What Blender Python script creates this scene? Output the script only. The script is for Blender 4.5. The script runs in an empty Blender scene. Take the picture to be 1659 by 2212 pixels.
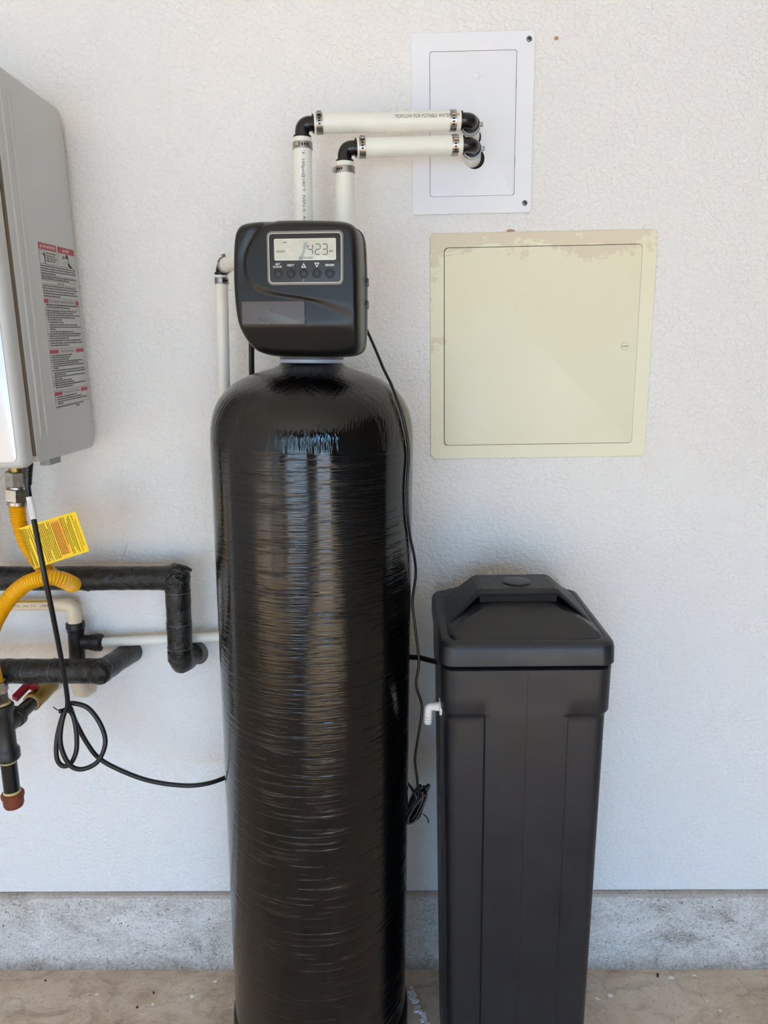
import bpy, bmesh, math, random
from mathutils import Vector, Matrix

random.seed(7)
S = bpy.context.scene
COL = S.collection

# ------------------------------------------------------------------ camera
CAM_POS = (0.0, -1.40, 1.37)
PITCH, YAW, ROLL = math.radians(12.156), math.radians(-1.108), math.radians(1.002)
fwd = Vector((math.sin(YAW) * math.cos(PITCH), math.cos(YAW) * math.cos(PITCH), -math.sin(PITCH)))
rgt0 = Vector((math.cos(YAW), -math.sin(YAW), 0))
dwn0 = fwd.cross(rgt0)
rgt = rgt0 * math.cos(ROLL) + dwn0 * math.sin(ROLL)
dwn = dwn0 * math.cos(ROLL) - rgt0 * math.sin(ROLL)
cam_d = bpy.data.cameras.new('camera')
cam_d.sensor_fit = 'VERTICAL'
cam_d.sensor_height = 24.0
cam_d.lens = 24.0 * 1534.0 / 2212.0
cam_d.clip_start = 0.02
cam = bpy.data.objects.new('camera', cam_d)
COL.objects.link(cam)
m = Matrix.Identity(4)
for i in range(3):
    m[i][0], m[i][1], m[i][2], m[i][3] = rgt[i], -dwn[i], -fwd[i], CAM_POS[i]
cam.matrix_world = m
S.camera = cam

# ------------------------------------------------------------------ daylight and exposure
world = bpy.data.worlds.new('sky')
S.world = world
world.use_nodes = True
wn = world.node_tree.nodes
# clear sky: pale blue at the horizon, deeper overhead
wtc = wn.new('ShaderNodeTexCoord')
wsep = wn.new('ShaderNodeSeparateXYZ')
wramp = wn.new('ShaderNodeValToRGB')
wramp.color_ramp.elements[0].position = 0.0
wramp.color_ramp.elements[0].color = (0.27, 0.58, 1.0, 1)
wramp.color_ramp.elements[1].position = 0.8
wramp.color_ramp.elements[1].color = (0.20, 0.45, 1.0, 1)
world.node_tree.links.new(wtc.outputs['Generated'], wsep.inputs[0])
world.node_tree.links.new(wsep.outputs[2], wramp.inputs['Fac'])
world.node_tree.links.new(wramp.outputs['Color'], wn['Background'].inputs['Color'])
wn['Background'].inputs['Strength'].default_value = 3.0
sun_d = bpy.data.lights.new('sun', 'SUN')
sun_d.energy = 4.4
sun_d.angle = math.radians(0.53)
sun_d.color = (1.0, 0.885, 0.70)
sun = bpy.data.objects.new('sun', sun_d)
COL.objects.link(sun)
sun.location = (6, -18, 10)
sun.rotation_euler = Vector((-0.30, 1.0, -0.47)).to_track_quat('-Z', 'Y').to_euler()
S.view_settings.view_transform = 'Standard'
S.view_settings.look = 'None'
S.view_settings.gamma = 1.0
S.view_settings.use_curve_mapping = False
S.view_settings.exposure = 2.61
S.cycles.use_denoising = True
S.cycles.max_bounces = 10
S.cycles.diffuse_bounces = 7
S.cycles.glossy_bounces = 4
S.cycles.sample_clamp_indirect = 8.0


# ------------------------------------------------------------------ materials
def lin(c):
    return tuple((x / 255 / 12.92) if x / 255 <= 0.04045 else ((x / 255 + 0.055) / 1.055) ** 2.4 for x in c) + (1.0,)


def mat(name, rgb, rough=0.5, metal=0.0, spec=0.5, coat=0.0, coat_rough=0.1):
    mt = bpy.data.materials.new(name)
    mt.use_nodes = True
    b = mt.node_tree.nodes['Principled BSDF']
    b.inputs['Base Color'].default_value = lin(rgb)
    b.inputs['Roughness'].default_value = rough
    b.inputs['Metallic'].default_value = metal
    b.inputs['Specular IOR Level'].default_value = spec
    b.inputs['Coat Weight'].default_value = coat
    b.inputs['Coat Roughness'].default_value = coat_rough
    return mt


class NT:
    """small helper around one material's node tree"""
    def __init__(s, mt):
        s.t = mt.node_tree
        s.b = s.t.nodes['Principled BSDF']
        s.co = s.t.nodes.new('ShaderNodeTexCoord').outputs['Object']

    def n(s, kind, **kw):
        nd = s.t.nodes.new(kind)
        for k, v in kw.items():
            if k in nd.inputs:
                nd.inputs[k].default_value = v
            else:
                setattr(nd, k, v)
        return nd

    def l(s, a, b):
        s.t.links.new(a, b)

    def mapped(s, scale, loc=(0, 0, 0), src=None):
        mp = s.n('ShaderNodeMapping')
        mp.inputs['Scale'].default_value = scale
        mp.inputs['Location'].default_value = loc
        s.l(src or s.co, mp.inputs['Vector'])
        return mp.outputs[0]

    def noise(s, vec, scale, detail=3, rough=0.5, dist=0.0):
        nd = s.n('ShaderNodeTexNoise', Scale=scale, Detail=detail, Roughness=rough, Distortion=dist)
        s.l(vec, nd.inputs['Vector'])
        return nd.outputs['Fac']

    def ramp(s, fac, stops, interp='LINEAR'):
        r = s.n('ShaderNodeValToRGB')
        r.color_ramp.interpolation = interp
        el = r.color_ramp.elements
        while len(el) < len(stops):
            el.new(0.5)
        for e, (p, c) in zip(el, stops):
            e.position = p
            e.color = c if len(c) == 4 else tuple(c) + (1,)
        s.l(fac, r.inputs['Fac'])
        return r.outputs['Color']

    def mix(s, fac, a, b, mode='MIX'):
        x = s.n('ShaderNodeMix', data_type='RGBA', blend_type=mode)
        for sock, v in ((x.inputs[0], fac), (x.inputs[6], a), (x.inputs[7], b)):
            if hasattr(v, 'is_output'):
                s.l(v, sock)
            else:
                sock.default_value = v
        return x.outputs[2]

    def math(s, op, a, b=None):
        x = s.n('ShaderNodeMath', operation=op)
        for i, v in enumerate((a, b)):
            if v is None:
                continue
            if hasattr(v, 'is_output'):
                s.l(v, x.inputs[i])
            else:
                x.inputs[i].default_value = v
        return x.outputs[0]

    def sep(s, vec=None):
        x = s.n('ShaderNodeSeparateXYZ')
        s.l(vec or s.co, x.inputs[0])
        return x.outputs

    def bump(s, h, strength, dist, prev=None):
        b = s.n('ShaderNodeBump', Strength=strength, Distance=dist)
        s.l(h, b.inputs['Height'])
        if prev is not None:
            s.l(prev, b.inputs['Normal'])
        return b.outputs[0]

    def color(s, c):
        s.l(c, s.b.inputs['Base Color'])

    def normal(s, nrm):
        s.l(nrm, s.b.inputs['Normal'])

    def rough(s, r):
        s.l(r, s.b.inputs['Roughness'])


def g(v):
    return (v, v, v, 1)


def dusty(name, rgb, rough, spread=0.12, scale=30, spec=0.5, metal=0.0, bump=0.0, bscale=200, coat=0.0):
    """plain colour with a little mottling in tone and gloss"""
    mt = mat(name, rgb, rough, metal, spec, coat)
    t = NT(mt)
    f = t.noise(t.co, scale, 4, 0.6)
    a = [x * (1 - spread) for x in lin(rgb)[:3]]
    b = [min(1, x * (1 + spread)) for x in lin(rgb)[:3]]
    t.color(t.ramp(f, [(0.3, a), (0.7, b)]))
    t.rough(t.ramp(f, [(0.3, g(max(0.02, rough - 0.07))), (0.7, g(min(1, rough + 0.07)))]))
    if bump:
        t.normal(t.bump(t.noise(t.co, bscale, 3), bump, 0.003 if bump >= 1 else 0.001))
    return mt


def wall_paint(name, rgb, bump=0.8):
    mt = mat(name, rgb, 0.62, spec=0.3)
    t = NT(mt)
    n1 = t.noise(t.mapped((1, 1, 1.25)), 105, 2.0, 0.5, 0.5)
    n2 = t.noise(t.co, 42, 3, 0.55)
    h = t.mix(0.35, t.ramp(n1, [(0.40, g(0)), (0.62, g(1))]), n2)
    t.normal(t.bump(h, bump, 0.0022))
    f = t.noise(t.co, 2.5, 4)
    c = lin(rgb)
    t.color(t.ramp(f, [(0.3, [x * 0.975 for x in c[:3]]), (0.7, c)]))
    return mt


M = {}
M['wall'] = wall_paint('wall_paint', (235, 233, 229))
M['plain_wall'] = mat('side_wall_paint', (226, 223, 216), 0.7)
M['front_wall'] = mat('front_wall_darkened', (132, 124, 114), 0.8)  # unseen wall toned down to darken what the tank reflects
M['dark_wall'] = mat('right_wall_darkened', (96, 88, 80), 0.8)  # unseen wall made dark so the tank's right side reflects black
M['ceiling'] = mat('ceiling_paint', (232, 230, 224), 0.8)
M['drive'] = dusty('driveway_concrete', (202, 186, 160), 0.9, 0.1, 3)

# concrete kerb: pale, pitted, with rub marks and dirt near the floor
mt = mat('kerb_concrete', (178, 182, 190), 0.85, spec=0.25)
t = NT(mt)
f1 = t.noise(t.mapped((1, 1, 1.6)), 9, 7, 0.66, 0.8)
f2 = t.noise(t.co, 240, 4, 0.7)
f3 = t.noise(t.mapped((1.0, 1, 2.0)), 150, 5, 0.72, 1.0)
f4 = t.noise(t.co, 85, 3, 0.6)
c = t.ramp(f1, [(0.32, lin((158, 146, 132))), (0.44, lin((198, 189, 178))), (0.60, lin((219, 211, 201))), (0.72, lin((234, 228, 220)))])
c = t.mix(t.ramp(f2, [(0.32, g(0.9)), (0.48, g(0))]), c, lin((112, 104, 94)))
c = t.mix(t.ramp(f3, [(0.50, g(0)), (0.62, g(0.8))]), c, lin((236, 232, 226)))
c = t.mix(t.ramp(f4, [(0.29, g(0.9)), (0.34, g(0))]), c, lin((92, 84, 76)))
zz = t.sep()[2]
dirt = t.math('SUBTRACT', t.math('MULTIPLY', t.noise(t.co, 110, 6, 0.8), 0.060), zz)
c = t.mix(t.ramp(t.math('MULTIPLY', dirt, 25.0), [(0.0, g(0)), (0.9, g(0.75))]), c, lin((112, 100, 86)))
ztop = t.math('SUBTRACT', t.math('ADD', zz, t.math('MULTIPLY', t.noise(t.mapped((1, 1, 0.2)), 30, 4), 0.012)), 0.184)
c = t.mix(t.ramp(t.math('MULTIPLY', ztop, 200.0), [(0.0, g(0)), (0.5, g(0.55))]), c, lin((164, 154, 144)))
t.color(c)
t.normal(t.bump(f2, 0.5, 0.0015, t.bump(f3, 0.5, 0.002)))
M['kerb'] = mt

# floor slab: tan-grey, mottled, scuffed
mt = mat('floor_concrete', (180, 165, 145), 0.8, spec=0.3)
t = NT(mt)
f1 = t.noise(t.co, 5, 6, 0.62, 0.8)
f2 = t.noise(t.co, 130, 5, 0.72)
f3 = t.noise(t.mapped((2.2, 0.8, 1)), 13, 5, 0.65, 1.5)
c = t.ramp(f1, [(0.30, lin((176, 156, 134))), (0.5, lin((204, 184, 162))), (0.68, lin((216, 200, 180)))])
c = t.mix(t.ramp(f3, [(0.60, g(0)), (0.74, g(0.55))]), c, lin((222, 212, 194)))
c = t.mix(t.ramp(f2, [(0.30, g(0.9)), (0.43, g(0))]), c, lin((118, 100, 82)))
f4 = t.noise(t.co, 70, 4, 0.65, 0.5)
c = t.mix(t.ramp(f4, [(0.64, g(0)), (0.70, g(0.7))]), c, lin((232, 222, 206)))
f5 = t.noise(t.mapped((0.8, 1.5, 1), (3, 1, 0)), 11, 8, 0.74, 1.2)
c = t.mix(t.ramp(f5, [(0.34, g(0.6)), (0.52, g(0))]), c, lin((140, 120, 100)))
t.color(c)
t.normal(t.bump(f2, 0.35, 0.0015))
M['floor'] = mt

# resin tank: black gloss resin over wound glass strands
mt = mat('tank_resin', (3, 3, 3), 0.10, spec=0.5)
t = NT(mt)
x, y, z = t.sep()
ang = t.math('ARCTAN2', x, t.math('MULTIPLY', y, -1.0))
rad = t.math('SQRT', t.math('ADD', t.math('MULTIPLY', x, x), t.math('MULTIPLY', y, y)))
hoop = t.n('ShaderNodeCombineXYZ')
t.l(t.math('MULTIPLY', ang, 1.3), hoop.inputs[0])
t.l(t.math('MULTIPLY', z, 165.0), hoop.inputs[1])
hn = t.ramp(t.noise(hoop.outputs[0], 1.0, 3.5, 0.6, 0.15), [(0.30, g(0)), (0.44, g(0.8)), (0.7, g(1))])
hoop2 = t.n('ShaderNodeCombineXYZ')
t.l(t.math('MULTIPLY', ang, 5.0), hoop2.inputs[0])
t.l(t.math('MULTIPLY', z, 420.0), hoop2.inputs[1])
hn2 = t.noise(hoop2.outputs[0], 1.0, 2, 0.5)
hmix = t.mix(0.3, hn, hn2)
# dome strands run out from the neck on a slant
dome = t.n('ShaderNodeCombineXYZ')
t.l(t.math('ADD', t.math('MULTIPLY', ang, 16.0), t.math('MULTIPLY', rad, 120.0)), dome.inputs[0])
t.l(t.math('MULTIPLY', rad, 9.0), dome.inputs[1])
dn = t.noise(dome.outputs[0], 1.0, 3, 0.6, 0.2)
dome2 = t.n('ShaderNodeCombineXYZ')
t.l(t.math('SUBTRACT', t.math('MULTIPLY', ang, 15.0), t.math('MULTIPLY', rad, 150.0)), dome2.inputs[0])
t.l(t.math('MULTIPLY', rad, 7.0), dome2.inputs[1])
dn2 = t.noise(dome2.outputs[0], 1.0, 3, 0.6, 0.2)
dmix = t.ramp(t.math('MULTIPLY', t.math('ADD', dn, dn2), 0.5), [(0.30, g(0)), (0.45, g(0.9)), (0.55, g(0.2)), (0.72, g(1))])
isdome = t.ramp(t.math('MULTIPLY', t.math('SUBTRACT', z, 1.236), 40.0), [(0.0, g(0)), (0.6, g(1))])
hgt = t.mix(isdome, hmix, t.mix(0.5, dmix, g(0.5)))
t.normal(t.bump(hgt, 0.36, 0.0026, t.bump(t.noise(t.mapped((9, 9, 2.5)), 1.0, 2), 0.25, 0.01)))
sm = t.noise(t.mapped((6, 6, 9)), 1.0, 4, 0.6)
t.rough(t.ramp(sm, [(0.35, g(0.045)), (0.7, g(0.16))]))
M['tank'] = mt

M['boot'] = dusty('boot_plastic', (20, 20, 21), 0.4, 0.1)
M['head'] = mat('head_plastic', (16, 16, 17), 0.31, spec=0.44)
t = NT(M['head'])
t.rough(t.ramp(t.noise(t.co, 26, 3, 0.5), [(0.35, g(0.30)), (0.7, g(0.335))]))
M['head_gloss'] = mat('head_gloss_black', (12, 12, 13), 0.15)
M['keypad'] = mat('keypad_film', (30, 30, 31), 0.38)
M['rim'] = mat('keypad_rim', (124, 118, 112), 0.4)
M['print'] = mat('white_print', (226, 224, 216), 0.5)
M['lcd'] = dusty('lcd_glass', (196, 197, 184), 0.25, 0.03, 60)
M['lcd_ink'] = mat('lcd_segments', (66, 68, 64), 0.4)
M['blue'] = mat('blue_smear', (134, 168, 184), 0.6)
M['plate'] = dusty('head_label_plate', (84, 81, 83), 0.30, 0.04, 25)
M['collar'] = mat('neck_collar_nylon', (176, 182, 196), 0.35)
M['neck_grey'] = mat('neck_ring_grey', (104, 104, 106), 0.35)
M['valve'] = dusty('valve_plastic', (24, 24, 25), 0.45, 0.1)
M['bin'] = dusty('bin_plastic', (22, 25, 31), 0.40, 0.06, 18, spec=0.5, bump=0.06, bscale=500)
M['bin_rough'] = dusty('bin_textured_plastic', (32, 32, 33), 0.5, 0.15, 150, bump=1.0, bscale=260)
M['white_plastic'] = mat('white_fitting_plastic', (214, 210, 204), 0.4)
M['pex'] = dusty('pex_pipe', (232, 231, 220), 0.36, 0.02, 25)
M['pex_grubby'] = dusty('drain_pipe_plastic', (226, 223, 214), 0.42, 0.045, 18)
M['elbow'] = mat('elbow_black_plastic', (14, 14, 15), 0.22)
M['steel'] = dusty('clamp_steel', (170, 164, 158), 0.3, 0.1, 80, metal=1.0)
M['ink'] = mat('pipe_ink', (70, 66, 58), 0.6)
M['panel'] = dusty('panel_white_plastic', (233, 234, 237), 0.38, 0.012, 12)
M['dark'] = mat('dark_gap', (22, 21, 20), 0.9)
M['gap'] = mat('gap_shadow_grey', (150, 148, 146), 0.8)
M['screw'] = dusty('screw_steel', (126, 126, 128), 0.35, 0.15, 300, metal=1.0)

# cream door: thin glossy brush-out over an older flat beige coat, worn at the top and left
mt = mat('cream_paint', (230, 226, 198), 0.42, spec=0.4)
t = NT(mt)
x, y, z = t.sep()
topm = t.math('MULTIPLY', t.math('SUBTRACT', z, 1.515), 9.0)
leftm = t.math('MULTIPLY', t.math('SUBTRACT', 0.125, x), 7.0)
edge = t.math('MAXIMUM', topm, leftm)
brush = t.noise(t.mapped((22, 1, 60)), 1.0, 6, 0.7, 0.8)
brushv = t.noise(t.mapped((75, 1, 16)), 1.0, 6, 0.7, 0.6)
big = t.noise(t.mapped((9, 1, 11)), 1.0, 4, 0.6)
worn = t.math('ADD', t.math('MULTIPLY', edge, 0.55), t.math('ADD', t.math('MULTIPLY', brush, 0.7), t.math('ADD', t.math('MULTIPLY', brushv, 0.35), t.math('MULTIPLY', big, 0.6))))
wm = t.ramp(t.math('SUBTRACT', worn, 0.62), [(0.42, g(0)), (0.46, g(1))])
soft = t.noise(t.mapped((5, 1, 5)), 1.0, 4, 0.6)
base = t.ramp(soft, [(0.3, lin((231, 226, 194))), (0.7, lin((233, 229, 204)))])
t.color(t.mix(wm, base, lin((222, 210, 186))))
t.rough(t.ramp(wm, [(0, g(0.42)), (1, g(0.75))]))
t.normal(t.bump(brush, 0.10, 0.0008))
M['cream'] = mt

M['heater'] = dusty('heater_grey_enamel', (197, 197, 195), 0.38, 0.02, 8)
M['heater_front'] = mat('heater_silver_enamel', (212, 213, 215), 0.32, metal=0.25)
M['heater_seam'] = mat('heater_gasket_brown', (112, 98, 82), 0.7)
M['label_bg'] = mat('label_film', (198, 198, 196), 0.45)
M['red'] = mat('label_red', (178, 66, 72), 0.5)
M['label_ink'] = mat('label_ink_grey', (92, 90, 90), 0.6)
M['label_ink_dark'] = mat('label_ink_dark', (64, 62, 64), 0.6)
M['label_rule'] = mat('label_rule_red', (158, 118, 118), 0.6)
M['chrome'] = dusty('nut_steel', (176, 174, 168), 0.28, 0.08, 90, metal=1.0)
M['brass'] = dusty('brass', (150, 124, 70), 0.35, 0.18, 60, metal=0.9)
M['sealant'] = mat('thread_sealant', (206, 184, 120), 0.6)
M['yellow'] = mat('gas_hose_yellow', (238, 178, 18), 0.28, spec=0.5)
M['tag'] = mat('tag_yellow', (250, 212, 30), 0.35)
M['tag_orange'] = mat('tag_orange', (246, 168, 36), 0.4)
M['tag_ink'] = mat('tag_ink', (110, 88, 20), 0.6)
M['iron'] = dusty('black_iron', (38, 35, 34), 0.42, 0.3, 60, bump=0.4, bscale=250)
M['iron_gloss'] = dusty('black_iron_pipe', (26, 26, 27), 0.22, 0.2, 40)
M['rust'] = dusty('rusty_cap', (122, 62, 36), 0.75, 0.35, 120, bump=0.8, bscale=260)
M['red_handle'] = mat('valve_handle_red', (160, 22, 44), 0.4)
M['cpvc'] = dusty('cpvc_cream', (226, 208, 178), 0.3, 0.025, 20)
M['cpvc_line'] = mat('cpvc_yellow_line', (206, 160, 40), 0.5)
M['fit'] = dusty('pushfit_black', (22, 22, 23), 0.42, 0.1, 40)
M['cord'] = dusty('cord_black', (20, 20, 21), 0.38, 0.25, 120)
M['sleeve'] = mat('cord_label_white', (232, 231, 228), 0.5)
M['flake'] = mat('paint_flake_white', (232, 228, 220), 0.7)
M['grit'] = mat('grit_brown', (62, 50, 42), 0.9)
M['foam'] = dusty('white_residue', (236, 237, 240), 0.8, 0.1, 80)
M['chip'] = mat('chip_bare_paper', (176, 140, 118), 0.9)
M['bracket'] = mat('heater_bracket_green_grey', (138, 146, 140), 0.5)

# pipe insulation wrapped in glossy tape, dusty on top
mt = mat('insulation_tape', (15, 15, 15), 0.32, spec=0.5)
t = NT(mt)
f = t.noise(t.co, 55, 5, 0.65, 0.5)
f2 = t.noise(t.co, 260, 2)
f3 = t.noise(t.co, 420, 2, 0.6)
c = t.ramp(f, [(0.35, lin((11, 11, 11))), (0.65, lin((26, 25, 24)))])
c = t.mix(t.ramp(f3, [(0.70, g(0)), (0.74, g(0.5))]), c, lin((120, 116, 112)))
t.color(c)
t.rough(t.ramp(f, [(0.3, g(0.18)), (0.7, g(0.42))]))
t.normal(t.bump(f2, 0.45, 0.0015, t.bump(f, 0.8, 0.006)))
M['tape'] = mt
M['tape_edge'] = mat('tape_edge', (92, 88, 84), 0.5)


# ------------------------------------------------------------------ mesh helpers
def make(name, verts, faces, material, parent=None, smooth=True, angle=35, loc=(0, 0, 0)):
    me = bpy.data.meshes.new(name)
    me.from_pydata([tuple(v) for v in verts], [], [tuple(f) for f in faces])
    me.update()
    bm = bmesh.new()
    bm.from_mesh(me)
    bmesh.ops.recalc_face_normals(bm, faces=bm.faces)
    bm.to_mesh(me)
    bm.free()
    if smooth:
        me.shade_smooth()
        me.set_sharp_from_angle(angle=math.radians(angle))
    me.materials.append(M[material] if isinstance(material, str) else material)
    o = bpy.data.objects.new(name, me)
    COL.objects.link(o)
    o.location = loc
    if parent is not None:
        o.parent = parent
    return o


def flatmake(name, verts, faces, material, parent=None):
    """open print geometry: keep the winding as given"""
    me = bpy.data.meshes.new(name)
    me.from_pydata([tuple(v) for v in verts], [], [tuple(f) for f in faces])
    me.update()
    me.materials.append(M[material])
    o = bpy.data.objects.new(name, me)
    COL.objects.link(o)
    if parent is not None:
        o.parent = parent
    return o


class MB:
    def __init__(s):
        s.v, s.f = [], []

    def add(s, vf):
        v, f = vf
        k = len(s.v)
        s.v += [tuple(p) for p in v]
        s.f += [tuple(i + k for i in q) for q in f]
        return s

    def build(s, name, material, parent=None, smooth=True, angle=35):
        return make(name, s.v, s.f, material, parent, smooth, angle)

    def flat(s, name, material, parent=None):
        return flatmake(name, s.v, s.f, material, parent)


def thing(name, label, cat, loc=(0, 0, 0), rot=(0, 0, 0), group=None):
    o = bpy.data.objects.new(name, None)
    o.empty_display_size = 0.05
    COL.objects.link(o)
    o.location = loc
    o.rotation_euler = rot
    return tag(o, label, cat, group)


def tag(o, label, cat, group=None):
    o['label'] = label
    o['category'] = cat
    if group:
        o['group'] = group
    return o


def struct(o):
    o['kind'] = 'structure'
    return o


def box(x0, x1, y0, y1, z0, z1, bev=0.0, seg=2):
    bm = bmesh.new()
    bmesh.ops.create_cube(bm, size=1)
    for v in bm.verts:
        v.co = Vector(((x0 + x1) / 2 + v.co.x * (x1 - x0), (y0 + y1) / 2 + v.co.y * (y1 - y0), (z0 + z1) / 2 + v.co.z * (z1 - z0)))
    if bev:
        bmesh.ops.bevel(bm, geom=list(bm.edges), offset=bev, segments=seg, profile=0.5, affect='EDGES')
    bm.verts.ensure_lookup_table()
    bm.verts.index_update()
    r = [v.co.copy() for v in bm.verts], [[v.index for v in f.verts] for f in bm.faces]
    bm.free()
    return r


def catmull(pts, n=8, closed=False):
    P = [Vector(p) for p in pts]
    out = []
    L = len(P)
    rng = range(L if closed else L - 1)
    for i in rng:
        if closed:
            a, b, c, d = P[(i - 1) % L], P[i], P[(i + 1) % L], P[(i + 2) % L]
        else:
            a, b, c, d = P[max(i - 1, 0)], P[i], P[i + 1], P[min(i + 2, L - 1)]
        for k in range(n):
            q = k / n
            out.append(0.5 * ((2 * b) + (c - a) * q + (2 * a - 5 * b + 4 * c - d) * q * q + (3 * b - a - 3 * c + d) * q ** 3))
    if not closed:
        out.append(P[-1])
    return out


def tube(pts, r, seg=16, caps=True, twist=0.0, up=None):
    P = [Vector(p) for p in pts]
    n = len(P)
    rr = r if isinstance(r, (list, tuple)) else [r] * n
    T = []
    for i in range(n):
        d = P[min(i + 1, n - 1)] - P[max(i - 1, 0)]
        if d.length < 1e-9:
            d = T[-1] if T else Vector((0, 0, 1))
        T.append(d.normalized())
    u = Vector(up) if up else (Vector((0, 0, 1)) if abs(T[0].z) < 0.9 else Vector((1, 0, 0)))
    u = (u - T[0] * u.dot(T[0])).normalized()
    V, F = [], []
    for i in range(n):
        u = (u - T[i] * u.dot(T[i]))
        u = u.normalized() if u.length > 1e-6 else T[i].orthogonal().normalized()
        w = T[i].cross(u)
        for k in range(seg):
            a = 2 * math.pi * k / seg + twist
            V.append(P[i] + (u * math.cos(a) + w * math.sin(a)) * rr[i])
    for i in range(n - 1):
        for k in range(seg):
            k2 = (k + 1) % seg
            F.append((i * seg + k, i * seg + k2, (i + 1) * seg + k2, (i + 1) * seg + k))
    if caps:
        F.append(tuple(range(seg))[::-1])
        F.append(tuple((n - 1) * seg + k for k in range(seg)))
    return V, F


def spindle(p0, p1, prof, seg=24, twist=0.0, up=None):
    """turned shape along p0->p1; prof = [(t along in metres, radius)]"""
    p0, p1 = Vector(p0), Vector(p1)
    d = (p1 - p0).normalized()
    u = Vector(up) if up else (Vector((0, 0, 1)) if abs(d.z) < 0.9 else Vector((1, 0, 0)))
    u = (u - d * u.dot(d)).normalized()
    w = d.cross(u)
    V, F = [], []
    for tt, rad_ in prof:
        for k in range(seg):
            a = 2 * math.pi * k / seg + twist
            V.append(p0 + d * tt + (u * math.cos(a) + w * math.sin(a)) * rad_)
    n = len(prof)
    for i in range(n - 1):
        for k in range(seg):
            k2 = (k + 1) % seg
            F.append((i * seg + k, i * seg + k2, (i + 1) * seg + k2, (i + 1) * seg + k))
    F.append(tuple(range(seg))[::-1])
    F.append(tuple((n - 1) * seg + k for k in range(seg)))
    return V, F


def ring(p, d, r_in, r_out, width, seg=28):
    """closed band (square section) centred on p, axis d"""
    p, d = Vector(p), Vector(d).normalized()
    u = Vector((0, 0, 1)) if abs(d.z) < 0.9 else Vector((1, 0, 0))
    u = (u - d * u.dot(d)).normalized()
    w = d.cross(u)
    V, F = [], []
    sec = [(-width / 2, r_in), (-width / 2, r_out), (width / 2, r_out), (width / 2, r_in)]
    for k in range(seg):
        a = 2 * math.pi * k / seg
        e = u * math.cos(a) + w * math.sin(a)
        for s_, r_ in sec:
            V.append(p + d * s_ + e * r_)
    for k in range(seg):
        k2 = (k + 1) % seg
        for j in range(4):
            j2 = (j + 1) % 4
            F.append((k * 4 + j, k * 4 + j2, k2 * 4 + j2, k2 * 4 + j))
    return V, F


def bend(p0, corner, p1, n=8, rad=None):
    """points of a pipe turning at corner"""
    p0, c, p1 = Vector(p0), Vector(corner), Vector(p1)
    a, b = (p0 - c), (p1 - c)
    r = rad or min(a.length, b.length)
    a, b = c + a.normalized() * r, c + b.normalized() * r
    out = [p0] if (p0 - a).length > 1e-5 else []
    for i in range(n + 1):
        q = i / n
        out.append(a * (1 - q) ** 2 + c * 2 * q * (1 - q) + b * q * q)
    if (p1 - b).length > 1e-5:
        out.append(p1)
    return out


def rr(u0, u1, v0, v1, r, n=6):
    out = []
    for cu, cv, a0 in ((u1 - r, v1 - r, 0), (u0 + r, v1 - r, 90), (u0 + r, v0 + r, 180), (u1 - r, v0 + r, 270)):
        for i in range(n + 1):
            a = math.radians(a0 + 90 * i / n)
            out.append((cu + r * math.cos(a), cv + r * math.sin(a)))
    return out


def plate(outline, front, back, bev=0.001, mp=None):
    """outline in (u, v), slab between depth front and back; mp maps (u, v, depth) to 3D"""
    mp = mp or (lambda u, v, d: (u, d, v))
    n = len(outline)
    cu = sum(p[0] for p in outline) / n
    cv = sum(p[1] for p in outline) / n
    su = max(p[0] for p in outline) - min(p[0] for p in outline)
    sv = max(p[1] for p in outline) - min(p[1] for p in outline)

    def ins(p, b):
        return (cu + (p[0] - cu) * (1 - 2 * b / su), cv + (p[1] - cv) * (1 - 2 * b / sv))
    s_ = 1 if back > front else -1
    lay = [(back, 0), (front + s_ * bev, 0), (front + s_ * bev * 0.3, bev * 0.3), (front, bev)]
    V, F = [], []
    for d, b in lay:
        for p in outline:
            q = ins(p, b)
            V.append(mp(q[0], q[1], d))
    for i in range(len(lay) - 1):
        for k in range(n):
            k2 = (k + 1) % n
            F.append((i * n + k, i * n + k2, (i + 1) * n + k2, (i + 1) * n + k))
    F.append(tuple(range(n)))
    F.append(tuple((len(lay) - 1) * n + k for k in range(n)))
    return V, F


def frame(outer, inner, front, back, mp=None, bev=0.0008):
    mp = mp or (lambda u, v, d: (u, d, v))
    n = len(outer)
    s_ = 1 if back > front else -1
    cu = sum(p[0] for p in outer) / n
    cv = sum(p[1] for p in outer) / n
    V, F = [], []
    for ol, d, k_ in ((outer, back, 0), (outer, front + s_ * bev, 0), (outer, front, bev), (inner, front, 0), (inner, back, 0)):
        for p in ol:
            u, v = p
            if k_:
                u += math.copysign(k_, cu - u)
                v += math.copysign(k_, cv - v)
            V.append(mp(u, v, d))
    for i in range(5):
        j = (i + 1) % 5
        for k in range(n):
            k2 = (k + 1) % n
            F.append((i * n + k, i * n + k2, j * n + k2, j * n + k))
    return V, F


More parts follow.
